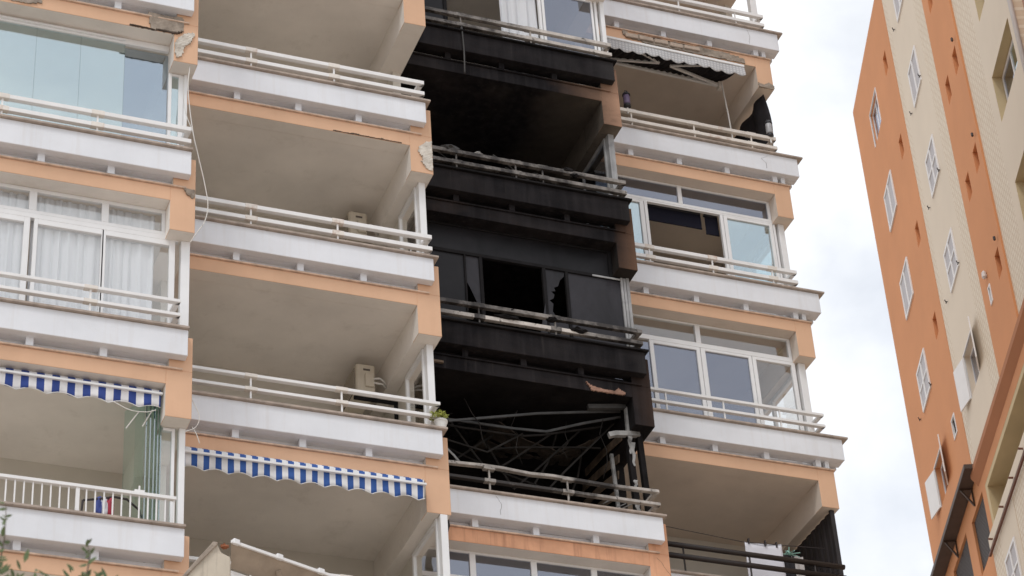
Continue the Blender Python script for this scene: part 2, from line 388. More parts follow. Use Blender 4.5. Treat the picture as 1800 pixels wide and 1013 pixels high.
# ------------------------------------------------------------------ main apartment building
H = 2.8
apt = thing('apartment_building', (3.8, 6, GZ), 'white and salmon apartment block with stepped balconies, one column blackened by fire', 'building')
BAY = dict(A=dict(Y=0., xl=-3.70, xt=.008, xp=0., xr=-.031, xi=-.234, xo=.094),
           B=dict(Y=1.38, xl=.10, xt=3.851, xp=3.786, xr=3.75, xi=3.5675, xo=3.905),
           C=dict(Y=2.759, xl=3.91, xt=7.606, xp=7.557, xr=7.514, xi=7.350, xo=7.661),
           D=dict(Y=4.21, xl=7.667, xt=11.63, xp=11.54, xr=11.41, xi=11.092, xo=11.390))
ZPB, ZL, ZF, ZB = -.413, -.56, -.768, -1.23
LEV = dict(A=range(-3, 3), B=range(-3, 4), C=range(-3, 5), D=range(-3, 6))
for b, d in BAY.items():
    Y = d['Y']
    # the body behind the balconies
    box('core_wall', (d['xl'], d['xo'], Y+2.42, 13, GZ, 15.2), 'back_paint', apt)
    for k in LEV[b]:
        z = H*k
        bur = b == 'C' and k in (0, 1, 2)
        pm = {('C', 2): 'soot_parapet_top', ('C', 1): 'soot_parapet', ('C', 0): 'soot_parapet'}.get((b, k), 'white_paint')
        bmn = {('C', 2): 'soot_beam_top', ('C', 1): 'soot_beam', ('C', 0): 'soot_beam_low', ('C', -1): 'salmon_stained'}.get((b, k), 'salmon')
        sm = {('C', 2): 'soot_soffit_top', ('C', 1): 'soot_soffit', ('C', 0): 'charcoal'}.get((b, k), 'soffit_warm' if b == 'D' else 'soffit')
        # parapet panel (deep white box whose underside shows), coping, stub brackets
        mb = MB()
        if b == 'D': mb.prism([(d['xl'], z+ZPB), (d['xp'], z+ZPB), (d['xp'], z-.034), (d['xl'], z-.034)], Y-.137, Y-.01)
        else: mb.box(d['xl'], d['xp'], Y-.137, Y-.01, z+ZPB, z-.034)
        par = mb.build('parapet', pm, apt, .006, label='soot blackened balcony parapet' if bur else None)
        box('parapet_core', (d['xl'], (d['xp'] if b == 'D' else d['xp']-.205), Y-.009, Y+.10, z+ZPB+.002, z-.036), 'white_paint' if not bur else pm, par)
        if b == 'D': box('side_parapet', (d['xp']-.13, d['xp']-.001, Y+.161, Y+2.3, z+ZPB+.001, z-.035), pm, par)
        cm = MB().box(d['xl'], d['xt'], Y-.183, Y+.17, z-.033, z)
        if b == 'D': cm.box(d['xp']-.17, d['xt']-.001, Y+.1705, Y+2.3, z-.033, z-.001)
        cp = cm.build('coping', 'charcoal' if bur else 'coping_stone', par, .004)
        br = [d['xo']-q for q in ((2.9, 2.005, 1.11) if b != 'D' else (2.915, 2.036, 1.16, .27, .12))]
        if b == 'A': br.append(d['xo']-3.6)
        for x in br:
            wd = .045 if not (b == 'D' and x > 11.2) else .035
            box('bracket', (x-wd, x+wd, Y-.03, Y+.07, z+ZL+.031, z+ZPB+.001), pm if bur else 'white_paint', par)
        # salmon edge beam: fascia, drop leg and end strip in one plane
        xs = d['xp']-.2 if b != 'D' else d['xi']
        mb = MB().box(d['xl'], d['xi'], Y, Y+.24, z+ZF, z+ZL+.005)
        mb.box(d['xi'], d['xo'], Y, Y+.24, z+ZB, z+ZL+.005)
        if b != 'D': mb.box(xs, d['xo'], Y, Y+.24, z+ZL+.005, z-.05)
        bm_ = mb.build('edge_beam', [bmn, sm], apt, .005, rule=lambda n, c, xo=d['xo']: 0 if n.y < -.5 or (n.x > .5 and c.x > xo-.02) else 1,
                       label='sooty edge beam' if bur else None)
        box('ledge', (d['xl'], d['xr'], Y-.028, Y+.10, z+ZL+.006, z+ZL+.030), bmn if bur else 'ledge_stone', bm_, .004)
        # recess behind the stub brackets
        box('gap_wall', (d['xl'], xs-.005, Y+.102, Y+.24, z+ZL+.007, z+ZPB), 'white_paint' if not bur else 'charcoal', bm_)
        # slab: ceiling below, floor above; beam running back along the right end
        box('ceiling', (d['xl'], d['xi'], Y+.24, Y+2.41, z+ZF+.001, z-.52), sm, apt)
        box('side_beam', (d['xi'], d['xo']-.003, Y+.24, Y+2.41, z+ZB+.001, z-.3), [sm, bmn], apt, rule=lambda n, c, xo=d['xo']: 1 if n.x > .5 else 0)
        # walls of the storey above this slab
        wm = 'charcoal' if (b == 'C' and k in (-1, 0, 1)) else 'back_paint'
        box('back_wall', (d['xl'], d['xo'], Y+2.2, Y+2.409, z-.519, z+H+ZF), wm, apt)
        if b != 'D':
            box('side_wall', (d['xo']-.155, d['xo']-.03, Y+1.12, Y+2.2, z-.519, z+H+ZB), wm, apt)
        elif k in (3,):
            box('side_wall', (d['xo']-.155, d['xo']-.03, Y+1.0, Y+2.2, z-.519, z+H+ZB), wm, apt)

# ---------------- railings: two flat rails on posts, returned at the right end
def railing(b, k, mat='rail_white', hi=False, posts=None, joints=True, warp=None, end=None, lowmat=None):
    d = BAY[b]; Y = d['Y']; z = H*k
    zu, zl = ((.342, .142) if not hi else (.39, .185))
    hh = .066 if not hi else .046
    xe = end if end is not None else d['xp']-.005
    if b == 'D' and end is None: xe = 11.2
    yr = Y-.10
    def path(zz): return [(d['xl']+.02, yr, z+zz), (xe, yr, z+zz)]
    rt = MB().bar(warp if warp else path(zu), .07, hh)
    rt.hexa([(xe-.075, yr+.035, z+zu-hh/2), (xe, yr-.034, z+zu-hh/2), (xe-.02, yr+.3, z+zu-hh/2), (xe-.085, yr+.3, z+zu-hh/2),
             (xe-.075, yr+.035, z+zu+hh/2), (xe, yr-.034, z+zu+hh/2), (xe-.02, yr+.3, z+zu+hh/2), (xe-.085, yr+.3, z+zu+hh/2)])
    r = rt.build('railing', mat, apt, .004)
    lb = MB().bar(path(zl), .07, hh).hexa([(xe-.075, yr+.035, z+zl-hh/2), (xe, yr-.034, z+zl-hh/2), (xe-.02, yr+.3, z+zl-hh/2), (xe-.085, yr+.3, z+zl-hh/2),
             (xe-.075, yr+.035, z+zl+hh/2), (xe, yr-.034, z+zl+hh/2), (xe-.02, yr+.3, z+zl+hh/2), (xe-.085, yr+.3, z+zl+hh/2)])
    lb.build('lower_rail', lowmat or mat, r, .004)
    ps = posts if posts is not None else [d['xo']-2.72, d['xo']-1.49]
    for x in ps:
        box('post', (x-.012, x+.012, yr-.01, yr+.01, z-.002, z+zu), mat, r)
        if joints:
            for zz in (zu, zl):
                box('clamp', (x-.085, x+.085, yr-.039, yr+.039, z+zz-hh/2-.004, z+zz+hh/2+.005), 'rail_rusty' if mat.startswith('rail_w') or mat == 'rail_rusty' else mat, r, .004)
    return r
for k in (3, 2, 1): railing('B', k)
railing('B', 0); railing('B', -1, hi=True); railing('B', -2, hi=True)
railing('A', 0, posts=[-2.46, -1.235]); railing('A', -1, hi=True, posts=[-2.46, -1.222], end=-.10); railing('A', 1)
railing('C', 3); railing('C', 2, 'rail_burnt_top', posts=[4.98, 6.162])
railing('C', 1, 'rail_burnt_b', posts=[4.77, 5.731, 6.172]); railing('C', 0, 'rail_burnt_c', posts=[4.98, 6.17], lowmat='rail_burnt_c_low')
railing('C', -1, 'rail_burnt_d', hi=True, posts=[4.98, 6.15], lowmat='rail_burnt_d_low',
        warp=[(3.95, 2.66, -2.4), (4.43, 2.66, -2.4), (4.91, 2.66, -2.38), (5.18, 2.64, -2.395), (5.42, 2.62, -2.425), (5.59, 2.61, -2.44), (5.75, 2.62, -2.425), (5.91, 2.64, -2.405), (6.16, 2.66, -2.4), (6.4, 2.66, -2.405), (6.75, 2.66, -2.415), (7.55, 2.66, -2.4)])
railing('C', -2, hi=True)
railing('D', 4); railing('D', 3, posts=[8.57, 9.68, 10.77], joints=False, end=11.32); railing('D', 2, 'rail_rusty', posts=[8.52, 9.666, 10.733])
railing('D', 1, posts=[8.57, 9.68, 10.756]); railing('D', 0, hi=True, posts=[8.57, 9.55, 10.52], joints=False, end=11.29)
# black railing in the lowest open bay
d = BAY['D']; z = -2.8; yr = d['Y']-.1
r = MB().tube([(7.69, yr, z+.47), (11.25, yr, z+.47)], .042, 10).build('railing', 'rail_black', apt, smooth=True, label='black two-bar balcony railing')
MB().tube([(7.69, yr, z+.285), (11.25, yr, z+.285)], .042, 10).build('lower_rail', 'rail_black', r, smooth=True)
for x in (8.574, 9.658, 10.75): MB().tube([(x, yr, z), (x, yr, z+.46)], .014, 6).build('post', 'rail_black', r)
# baluster railing of the lowest left balcony
z = -5.6; yr = -.1
r = box('railing', (-3.69, -.10, yr-.03, yr+.03, z+.345, z+.39), 'rail_white', apt, .004, label='white balcony railing with upright balusters')
i = 0; x = -.125
while x > -3.68:
    wd = .022 if abs(x+1.26) < .05 or abs(x+3.0) < .05 else .0085
    box('baluster', (x-wd, x+wd, yr-wd*.8, yr+wd*.8, z, z+.346), 'rail_white', r); x -= .1035

# ---------------- glazing
def win(b, y, bars, panes, mat='frame_white', dy=.03, label=None):
    mb = MB()
    for (x0, x1, z0, z1) in bars: mb.box(x0, x1, y-dy, y+dy, z0, z1)
    f = mb.build('window', mat, apt, .004, label=label)
    for p in panes:
        x0, x1, z0, z1, gm = p[:5]; off = p[5] if len(p) > 5 else 0
        box('pane', (x0-.012, x1+.012, y+off-.004, y+off+.004, z0-.012, z1+.012), gm, f)
    return f
def ring(x0, x1, z0, z1, t=.035):   # sash frame bars round a pane
    return [(x0-t, x0, z0-t, z1+t), (x1, x1+t, z0-t, z1+t), (x0, x1, z0-t, z0), (x0, x1, z1, z1+t)]
# A row 0: frameless coated glass panels in a white track
y = .29
f = win('A', y, [(-3.69, -.236, 1.935, 2.03)], [], label='track of the frameless glass balcony enclosure')
box('bottom_track', (-3.69, -.235, y-.03, y+.03, .0, .028), 'frame_white', f)
box('track_lip', (-3.69, -.84, y-.062, y-.031, 1.965, 1.985), 'frame_white', f)
for i, (x0, x1) in enumerate(((-3.2, -2.612), (-2.606, -2.021), (-2.016, -1.43), (-1.425, -.837), (-.829, -.237))):
    box('pane', (x0, x1, y-.005+(.03 if i == 4 else 0), y+.005+(.03 if i == 4 else 0), .03, 1.94 if i < 4 else 1.9), 'glass_coated' if i < 4 else 'glass_coated_sky_tint', f)
    if i < 4: box('pane_edge', (x1+.0005, x1+.0045, y-.006, y+.006, .03, 1.93), 'glass_edge', f)
win('A', y, [(-.232, -.19, 0, 1.57), (-.095, -.03, 0, 1.566), (-.19, -.095, 1.53, 1.565)], [(-.19, -.095, .0, 1.53, 'glass_coated')])
box('post', (-.028, .02, .24, .34, 0, 1.57), 'frame_white', apt, .004)
# A row -1: white framed windows with net curtains
y = .26; T = -.77; z0 = -2.8
bars = [(-3.69, -.2, T-.05, T), (-3.69, -.21, -1.165, -1.112), (-.28, -.235, -1.112, T-.05), (-1.983, -1.886, -1.112, T-.05), (-1.06, -.968, -1.112, T-.05), (-2.9, -2.81, -1.112, T-.05)]
f = win('A', y, bars, [(-3.69, -2.9, -1.11, -.822, 'glass_clear'), (-2.81, -1.983, -1.11, -.822, 'glass_clear'), (-1.886, -1.06, -1.11, -.822, 'glass_clear'), (-.968, -.28, -1.11, -.822, 'glass_clear')])
bars = [(-3.69, -.06, -1.24, -1.166), (-3.69, -.06, z0+.002, z0+.06)]
sash = [(-2.9, -2.03), (-1.855, -1.05), (-.993, -.176)]
panes = []
for a, c in sash:
    bars += [(a-.085 if a > -1.5 and a < -1 else a-.05, a, z0+.06, -1.24), (c, c+.075 if c < -1.5 or c > -.5 else c+.03, z0+.06, -1.24), (a, c, -1.32, -1.24)]
    panes.append((a, c, z0+.06, -1.32, 'glass_clear'))
win('A', y, bars, panes, dy=.034)
box('post', (-.03, .085, .2, .31, -2.8, -1.232), 'frame_white', apt, .004)
def curtain(x0, x1, y, z0, z1, label, amp=.035, per=.13, mat='curtain', seed=0, cat='curtain', group=None, hem=0):
    random.seed(seed); mb = MB(); n = int((x1-x0)/.02); ph = [random.uniform(-.5, .5) for _ in range(n+1)]
    for i in range(n+1):
        x = x0+(x1-x0)*i/n; t = (x-x0)/per*6.283+noise.noise(Vector((x*2.2, seed, 0)))*5
        for j in range(7):
            f = j/6; zz = z1+(z0-z1)*f+(hem*noise.noise(Vector((x*2, 3, seed))) if j == 6 else 0)
            a = amp*(.35+.65*f)*(1+.4*noise.noise(Vector((x*3, f*2, seed))))
            mb.v.append((x+.012*math.sin(t*.5+f), y+a*math.sin(t)+.01*math.sin(t*2.3+1), zz))
    for i in range(n):
        for j in range(6): mb.f.append([i*7+j, i*7+j+1, i*7+j+8, i*7+j+7]); mb.mi.append(0)
    o = mb.build('curtain', mat, smooth=True); tag(o, label, cat, group)
    sl_ = o.modifiers.new('thick', 'SOLIDIFY'); sl_.thickness = .003
    return o
curtain(-3.6, -1.96, .325, -2.95, -.83, 'white net curtain in leftmost pane of the white window, row with double railing', seed=1)
curtain(-1.93, -1.03, .325, -2.95, -.83, 'white net curtain behind the middle pane of the left white window', seed=2)
curtain(-1.0, -.36, .325, -2.95, -.83, 'white net curtain drawn short of the frame in the right pane of the left window', seed=3)
# A row -2: folded glass leaves stacked to the right, small side light
for i, x in enumerate((-.405, -.355, -.305, -.262, -.225)):
    g_ = box('glass_leaf', (x-.006, x+.006, .24, .82, -5.58, -3.60), 'glass_green', apt, label='folded glass leaf of the open balcony enclosure')
    box('leaf_edge', (x-.008, x+.008, .226, .2395, -5.58, -3.60), 'glass_edge', g_)
mb = MB().hexa([(-.59, .62, -5.58), (-.43, .27, -5.58), (-.42, .275, -5.58), (-.58, .625, -5.58), (-.59, .62, -3.65), (-.43, .27, -3.65), (-.42, .275, -3.65), (-.58, .625, -3.65)])
mb.build('glass_leaf', 'glass_green', apt)
win('A', .28, [(-.085, -.045, -5.6, -4.035), (-.2, -.085, -4.075, -4.036)], [(-.2, -.085, -5.6, -4.075, 'glass_clear')])
box('post', (0., .076, .22, .33, -5.6, -4.032), 'frame_white', apt, .004)
# B side windows (return between the drop beam and the fire column)
def side_window(z, handle=True, y0=1.66, y1=2.47, gm='glass_clear', x=3.75, xo=3.85, mat='frame_white'):
    top = z+H+ZB
    box('post', (x+.002, xo, y0-.06, y0+.06, z, top), mat, apt, .005)
    mb = MB()
    for a in ((y0+.062, y0+.11, z+.002, top-.002), (y1-.05, y1, z+.002, top-.002), (y0+.11, y1-.05, top-.07, top-.002), (y0+.11, y1-.05, z+.002, z+.06)):
        mb.box(x-.02, x+.03, a[0], a[1], a[2], a[3])
    f = mb.build('side_window', mat, apt, .004)
    box('pane', (x, x+.008, y0+.1, y1-.04, z+.05, top-.06), gm, f)
    if handle: MB().tube([(x-.03, y0+.09, z+.55), (x-.07, y0+.09, z+.55), (x-.07, y0+.16, z+.53), (x-.075, y0+.19, z+.49)], .012, 6).build('handle', 'frame_white', f)
side_window(0); side_window(-2.8, False); side_window(-5.6, False, 1.44, 2.48)
side_window(2.8, False, 3.04, 4.05, 'glass_grey', 7.50, 7.60, 'frame_scorched')
# C row 2: sooty pane, open gap with a white curtain, aluminium slider
y = 3.02; z = 5.6
win('C', y, [(3.93, 4.84, z+1.5, z+2.03), (4.84, 4.9, z, z+2.03), (3.93, 4.84, z, z+.05)], [(3.93, 4.84, z+.05, z+1.5, 'glass_sooty')], 'frame_dark')
win('C', y, [(6.50, 6.545, z, z+1.98), (6.56, 6.605, z, z+1.98), (7.44, 7.475, z, z+1.98), (7.50, 7.545, z, z+1.98), (6.605, 7.44, z+1.55, z+1.60), (6.605, 7.44, z+.0, z+.05), (4.9, 7.34, z+1.98, z+2.03)],
    [(6.605, 7.44, z+.05, z+1.55, 'glass_grey'), (6.605, 7.34, z+1.6, z+1.98, 'glass_grey')])
box('post', (7.585, 7.655, 2.95, 3.06, z, z+1.57), 'frame_white', apt, .005)
curtain(5.84, 6.5, 3.1, 5.3, 7.6, 'white curtain hanging out at the topmost dark window of the burnt column', .05, .17, seed=7)
# C row 0: burnt sliding window, broken panes
z = 0; y = 3.02
bars = [(3.93, 7.46, 1.50, 1.56), (3.93, 7.6, .0, .04), (4.93, 4.958, .04, 1.5), (5.17, 5.222, .04, 1.5), (6.182, 6.235, .04, 1.5), (6.555, 6.60, .04, 1.5), (3.93, 7.345, 2.0, 2.031), (7.29, 7.345, 1.56, 2.0)]
f = win('C', y, bars, [(3.93, 4.93, .04, 1.5, 'glass_sooty'), (6.60, 7.46, .04, 1.5, 'glass_smoked'), (3.93, 7.29, 1.56, 2.0, 'glass_sooty')], 'frame_dark', label='burnt sliding window with broken panes')
MB().box(7.462, 7.50, y-.035, y+.035, .04, 1.56).box(7.51, 7.552, y-.03, y+.03, .0, 1.56).box(7.0, 7.461, y-.036, y+.03, 1.502, 1.535).build('stile', 'frame_scorched', f, .004)
box('post', (7.556, 7.604, y-.04, y+.05, 0., 1.568), 'frame_scorched', apt, .004)
MB().prism([(4.96, 1.5), (5.17, 1.5), (5.17, .62), (5.115, .66), (5.06, .80), (5.0, .95), (4.965, 1.02)], y-.004, y+.004).build('pane', 'glass_smoked', f, label='broken window pane')
MB().prism([(6.235, 1.5), (6.55, 1.5), (6.54, 1.42), (6.47, 1.34), (6.43, 1.22), (6.36, 1.18), (6.38, 1.12), (6.31, 1.10), (6.36, 1.05), (6.34, .98), (6.27, .93), (6.33, .88), (6.31, .74), (6.34, .68), (6.42, .63), (6.55, .62), (6.55, .04), (6.235, .04)], y-.004, y+.004).build('pane', 'glass_smoked', f, label='broken window pane')
MB().prism([(6.10, .45), (6.175, .82), (6.178, .05), (6.02, .05)], y-.06, y-.052).build('glass_shard', 'glass_smoked', f)
# C row -2: white framed windows under the stained beam
y = 3.02; z = -5.6; T = z+H+ZF
cols = [(3.93, 4.75), (4.82, 5.65), (5.72, 6.55), (6.637, 7.29)]
bars = [(3.93, 7.35, T-.03, T), (3.93, 7.35, T-.46, T-.39)]
for a, c in cols: bars.append((c, min(c+.087, 7.345), T-.39, T-.03))
f = win('C', y, bars, [(a, c, T-.39, T-.03, 'glass_grey') for a, c in cols])
win('C', y, [(3.93, 7.6, z-.03, z), (4.7, 4.83, z, T-.461), (5.62, 5.75, z, T-.461), (6.52, 6.66, z, T-.461), (7.45, 7.55, z, T-.461)], [(3.93, 4.7, z, T-.461, 'glass_grey'), (4.83, 5.62, z, T-.461, 'glass_grey'), (5.75, 6.52, z, T-.461, 'glass_grey'), (6.66, 7.45, z, T-.461, 'glass_grey')])
# D rows 0 and 1
y = 4.47
z = 2.8
bars = [(7.69, 11.09, z+2.0, z+2.03), (7.69, 11.09, z+1.60, z+1.655), (9.385, 9.46, z+1.655, z+2.0), (11.035, 11.088, z+1.655, z+2.0)]
win('D', y, bars, [(7.69, 9.385, z+1.655, z+2.0, 'glass_grey'), (9.46, 11.035, z+1.655, z+2.0, 'glass_grey')])
bars = [(7.69, 11.1, z+1.565, z+1.598), (8.66, 8.735, z, z+1.565), (8.745, 8.80, z, z+1.565), (10.12, 10.175, z, z+1.565), (10.185, 10.25, z, z+1.565), (11.03, 11.09, z, z+1.565), (11.10, 11.14, z, z+1.565),
        (10.25, 11.03, z+1.52, z+1.565), (7.69, 8.66, z+1.52, z+1.565), (7.69, 11.1, z, z+.04)]
f = win('D', y, bars, [(7.69, 8.66, z+.04, z+1.52, 'glass_coated'), (10.25, 11.03, z+.04, z+1.52, 'glass_coated')], label='sliding window with its middle leaf open')
box('post', (11.18, 11.285, y-.06, y+.06, z, z+1.568), 'frame_white', apt, .005)
z = 0
bars = [(7.69, 11.09, z+2.0, z+2.03), (7.69, 11.09, z+1.58, z+1.665), (9.39, 9.48, z+1.665, z+2.0), (11.035, 11.088, z+1.665, z+2.0)]
win('D', y, bars, [(7.69, 9.39, z+1.665, z+2.0, 'glass_clear'), (9.48, 11.035, z+1.665, z+2.0, 'glass_clear')])
bars = [(8.56, 8.63, z, z+1.578), (9.375, 9.44, z, z+1.578), (9.45, 9.53, z, z+1.578), (10.29, 10.35, z, z+1.578), (10.36, 10.425, z, z+1.578), (11.05, 11.12, z, z+1.578), (8.63, 9.375, z+1.52, z+1.578), (9.53, 10.29, z+1.53, z+1.578), (10.425, 11.05, z+1.52, z+1.578), (7.69, 11.1, z, z+.04)]
win('D', y, bars, [(8.63, 9.375, z+.04, z+1.52, 'glass_grey'), (9.53, 10.29, z+.04, z+1.53, 'glass_grey'), (10.425, 11.05, z+.04, z+1.52, 'glass_clear'), (7.69, 8.56, z+.04, z+1.52, 'glass_grey')])
box('post', (11.165, 11.285, y-.06, y+.06, z, z+1.568), 'frame_white', apt, .005)
for z in (0, 2.8):      # glazed returns on the free end
    mb = MB()
    for a in ((4.56, 4.62, z, z+1.568), (5.5, 5.56, z, z+1.568), (6.35, 6.409, z, z+1.568), (4.62, 5.5, z+1.50, z+1.568), (5.56, 6.35, z+1.5, z+1.568), (4.62, 5.5, z, z+.05), (5.56, 6.35, z, z+.05)):
        mb.box(11.21, 11.27, *a)
    f = mb.build('side_window', 'frame_white', apt, .004)
    for a in ((4.62, 5.5), (5.56, 6.35)): box('pane', (11.236, 11.244, a[0]-.01, a[1]+.01, z+.04, z+1.51), 'glass_clear', f)
box('post', (11.30, 11.42, 4.41, 4.53, 8.4, 8.4+1.568), 'frame_white', apt, .005)
# interior partitions seen through the open leaf of D row 1
box('door_leaf', (8.75, 10.15, 6.36, 6.405, 2.3, 4.75), 'interior_wall', apt)
box('door_opening', (9.3, 9.86, 6.33, 6.358, 2.29, 4.3), 'interior_dark', apt)
for i, (a, b_, zb_) in enumerate(((8.80, 9.82, 4.08), (9.89, 10.13, 4.0))):
    t = thing('roller_blind', ((a+b_)/2, 4.58, zb_), ['wide dark navy blind half lowered in the open window leaf', 'narrow dark navy blind beside the wide one in the open window leaf'][i], 'blind', 'dark blinds')
    MB().tube([(a, 4.58, 4.40), (b_, 4.58, 4.40)], .03, 8).build('roller', 'lantern_dark', t, smooth=True)
    box('blind_cloth', (a, b_, 4.56, 4.565, zb_+.02, 4.40), 'blind_navy', t); box('hem_bar', (a, b_, 4.553, 4.572, zb_, zb_+.02), 'blind_navy', t)
# damage: spalled beams, broken leg corners, cracks
rough_patch([(-.60, 2.32), (-.45, 2.31), (-.12, 2.335), (-.11, 2.10), (-.20, 2.055), (-.38, 2.06), (-.56, 2.035), (-.58, 2.2)], 0, .004, 'concrete', apt, seed=1, label='spalled concrete patch on the beam')
rough_patch([(-2.6, 2.25), (-2.25, 2.24), (-2.05, 2.28), (-2.03, 2.12), (-2.2, 2.07), (-2.6, 2.09)], 0, .004, 'concrete', apt, seed=2, label='spalled concrete patch on the beam')
rough_patch([(-.87, 2.045), (-.55, 2.05), (-.2, 2.06), (-.13, 2.08), (-.2, 2.035), (-.5, 2.0345), (-.8, 2.034)], 0, .005, 'crack', apt, 'crack', 3, 60)
rough_patch([(-.21, 1.60), (-.13, 1.66), (-.10, 1.82), (-.02, 1.92), (.04, 2.05), (.05, 2.10), (-.05, 2.08), (-.17, 1.98), (-.225, 1.85)], 0, .008, 'plaster_break', apt, 'broken_plaster', 4, amp=.03)
rough_patch([(3.89, 2.16), (3.81, 2.13), (3.70, 2.02), (3.68, 1.93), (3.74, 1.86), (3.73, 1.76), (3.79, 1.66), (3.88, 1.61), (3.897, 1.9)], 1.38, .006, 'plaster_break', apt, 'broken_plaster', 5, amp=.025)
rough_patch([(-.07, -.55), (.085, -.555), (.085, -.66), (.05, -.70), (.02, -.66), (-.02, -.65), (-.04, -.60)], 0, .006, 'concrete', apt, 'broken_plaster', 6, 18)
rough_patch([(2.38, 2.055), (2.6, 2.052), (2.75, 2.058), (2.95, 2.05), (3.15, 2.056), (3.43, 2.05), (3.44, 2.042), (3.2, 2.04), (2.9, 2.038), (2.7, 2.042), (2.4, 2.044)], 1.38, .004, 'crack', apt, 'crack', 7, 90, amp=.006)
rough_patch([(6.62, -.63), (6.70, -.765), (7.23, -.757), (7.22, -.71), (7.13, -.66), (7.08, -.715), (6.95, -.725), (6.80, -.70), (6.72, -.69)], 2.759, .005, 'plaster_break', apt, 'broken_plaster', 8, 40, label='pale patch where plaster has burst off the burnt beam')
M_pk = paint('plaster_pink', (.34, .20, .145), .95, .4, 6, 40, .01, 0, (.06, .042, .035), 1.)
bpy.data.objects['broken_plaster.003'].data.materials[0] = M['plaster_pink'] if 'broken_plaster.003' in bpy.data.objects else None
rough_patch([(8.60, 7.86), (8.75, 7.80), (9.1, 7.80), (9.6, 7.80), (10.0, 7.80), (10.4, 7.80), (10.72, 7.79), (10.88, 7.72), (10.88, 7.66), (10.5, 7.645), (9.5, 7.65), (9.0, 7.65), (8.7, 7.70), (8.58, 7.75)], 4.21, .003, 'concrete', apt, 'exposed_concrete', 9, 70, label='long spalled strip exposing bricks along the beam')
random.seed(5)
for i, (x0, x1) in enumerate(((8.62, 8.86), (8.88, 9.14), (9.17, 9.42), (9.46, 9.70), (9.73, 10.02))):
    dz = -.012*i
    box('brick', (x0, x1, 4.165, 4.207, 7.685+random.uniform(-.01, .01), 7.775+random.uniform(-.012, .012)), 'brick_clay', apt, .012)
rough_patch([(9.05, 7.815), (9.4, 7.80), (9.9, 7.80), (9.9, 7.785), (9.4, 7.782), (9.05, 7.79)], 4.21, .02, 'crack', apt, 'crack', 10, 60, amp=.006)
rough_patch([(11.095, 7.172), (11.388, 7.172), (11.386, 7.25), (11.3, 7.30), (11.2, 7.24), (11.1, 7.26)], 4.21-.0, .006, 'concrete', apt, 'broken_plaster', 12, 22)
def line_crack(pts, y, parent=apt, w=.006):
    mb = MB(); random.seed(len(pts)); q = []
    for (a, b), (c, d_) in zip(pts[:-1], pts[1:]):
        for t in (0, .33, .66): q.append((a+(c-a)*t+random.uniform(-.012, .012), b+(d_-b)*t))
    q.append(pts[-1])
    for (a, b), (c, d_) in zip(q[:-1], q[1:]):
        mb.add([(a-w/2, y, b), (a+w/2, y, b), (c+w/2, y, d_), (c-w/2, y, d_)], [(0, 1, 2, 3)])
    mb.build('crack', 'crack', parent)
line_crack([(10.97, 5.50), (10.86, 5.44), (10.92, 5.36), (10.93, 5.24)], 4.0705)
line_crack([(10.95, 8.33), (10.98, 8.2), (10.96, 8.0)], 4.0705, w=.004)
line_crack([(5.05, -2.86), (5.12, -2.98), (5.10, -3.15)], 2.6195, w=.004)
line_crack([(7.47, -3.42), (7.55, -3.5), (7.60, -3.62), (7.655, -3.68)], 2.757, w=.005)

# ------------------------------------------------------------------ things on the balconies
def awning_valance(name, x0, x1, y, zt, drop, mat, per, label, group, ybar, bd=.06):
    t = thing(name, ((x0+x1)/2, y, zt), label, 'awning', group)
    MB().tube([(x0, y+.10, zt+.02), (x1, y+.10, zt+.02)], .045, 12).build('roller', mat, t, smooth=True)
    MB().bar([(x0-.02, ybar, zt-bd), (x1+.02, ybar, zt-bd)], .035, .032).build('front_bar', 'frame_white', t, .004)
    mb = MB(); n = int((x1-x0)/.02)
    for i in range(n+1):
        x = x0+(x1-x0)*i/n; s_ = abs(math.sin((x-x0)/per*math.pi))
        zb = zt-drop+.05*(s_)-.02
        for j in range(6):
            f = j/5; mb.v.append((x, y+.012*math.sin(x*9+f*2)*f+.006*math.sin(x*31)*f-.003, zt+(zb-zt)*f))
    for i in range(n):
        for j in range(5): mb.f.append([i*6+j, i*6+j+1, i*6+j+7, i*6+j+6]); mb.mi.append(0)
    v = mb.build('valance', mat, t, smooth=True); v.modifiers.new('thick', 'SOLIDIFY').thickness = .004
    mb = MB()
    for i in range(n):
        a = mb.v; 
    e = [(x0+(x1-x0)*i/n, y-.006, zt-drop+.05*abs(math.sin((x1-x0)*i/n/per*math.pi))-.02) for i in range(n+1)]
    MB().tube(e, .006, 5).build('trim', 'rail_white', v)
    mb = MB().add([(x0, y+.004, zt), (x1, y+.004, zt), (x1, y+.10, zt+.066), (x0, y+.10, zt+.066)], [(0, 1, 2, 3)])
    fb = mb.build('fabric', mat, t); fb.modifiers.new('thick', 'SOLIDIFY').thickness = .004
    for x in (x0+.05, x1-.05): box('bracket', (x-.02, x+.02, y+.11, y+.17, zt-.03, zt+.075), 'frame_white', t)
    return t
awning_valance('rolled_awning', -3.5, -.27, .1, -3.615, .265, 'stripe_navy', .37, 'navy and white striped awning rolled up over the baluster railing', 'rolled striped awnings', .08)
awning_valance('rolled_awning', .25, 3.49, 1.22, -3.655, .30, 'stripe_blue', .315, 'blue and white striped awning rolled up on the lowest middle-left balcony', 'rolled striped awnings', 1.19, .082)
for (xa, za_, xb, zb_) in ((-.66, -4.16, -.52, -3.93), (-.46, -4.1, -.35, -3.87)):
    o = MB().tube([(xa, .2, za_), (xb, .16, zb_)], .008, 6).build('awning_crank_rod', 'cable_white'); tag(o, 'thin white rod hanging under the navy striped awning, '+('left' if xa < -.6 else 'right')+' of two', 'rod', 'awning rods')
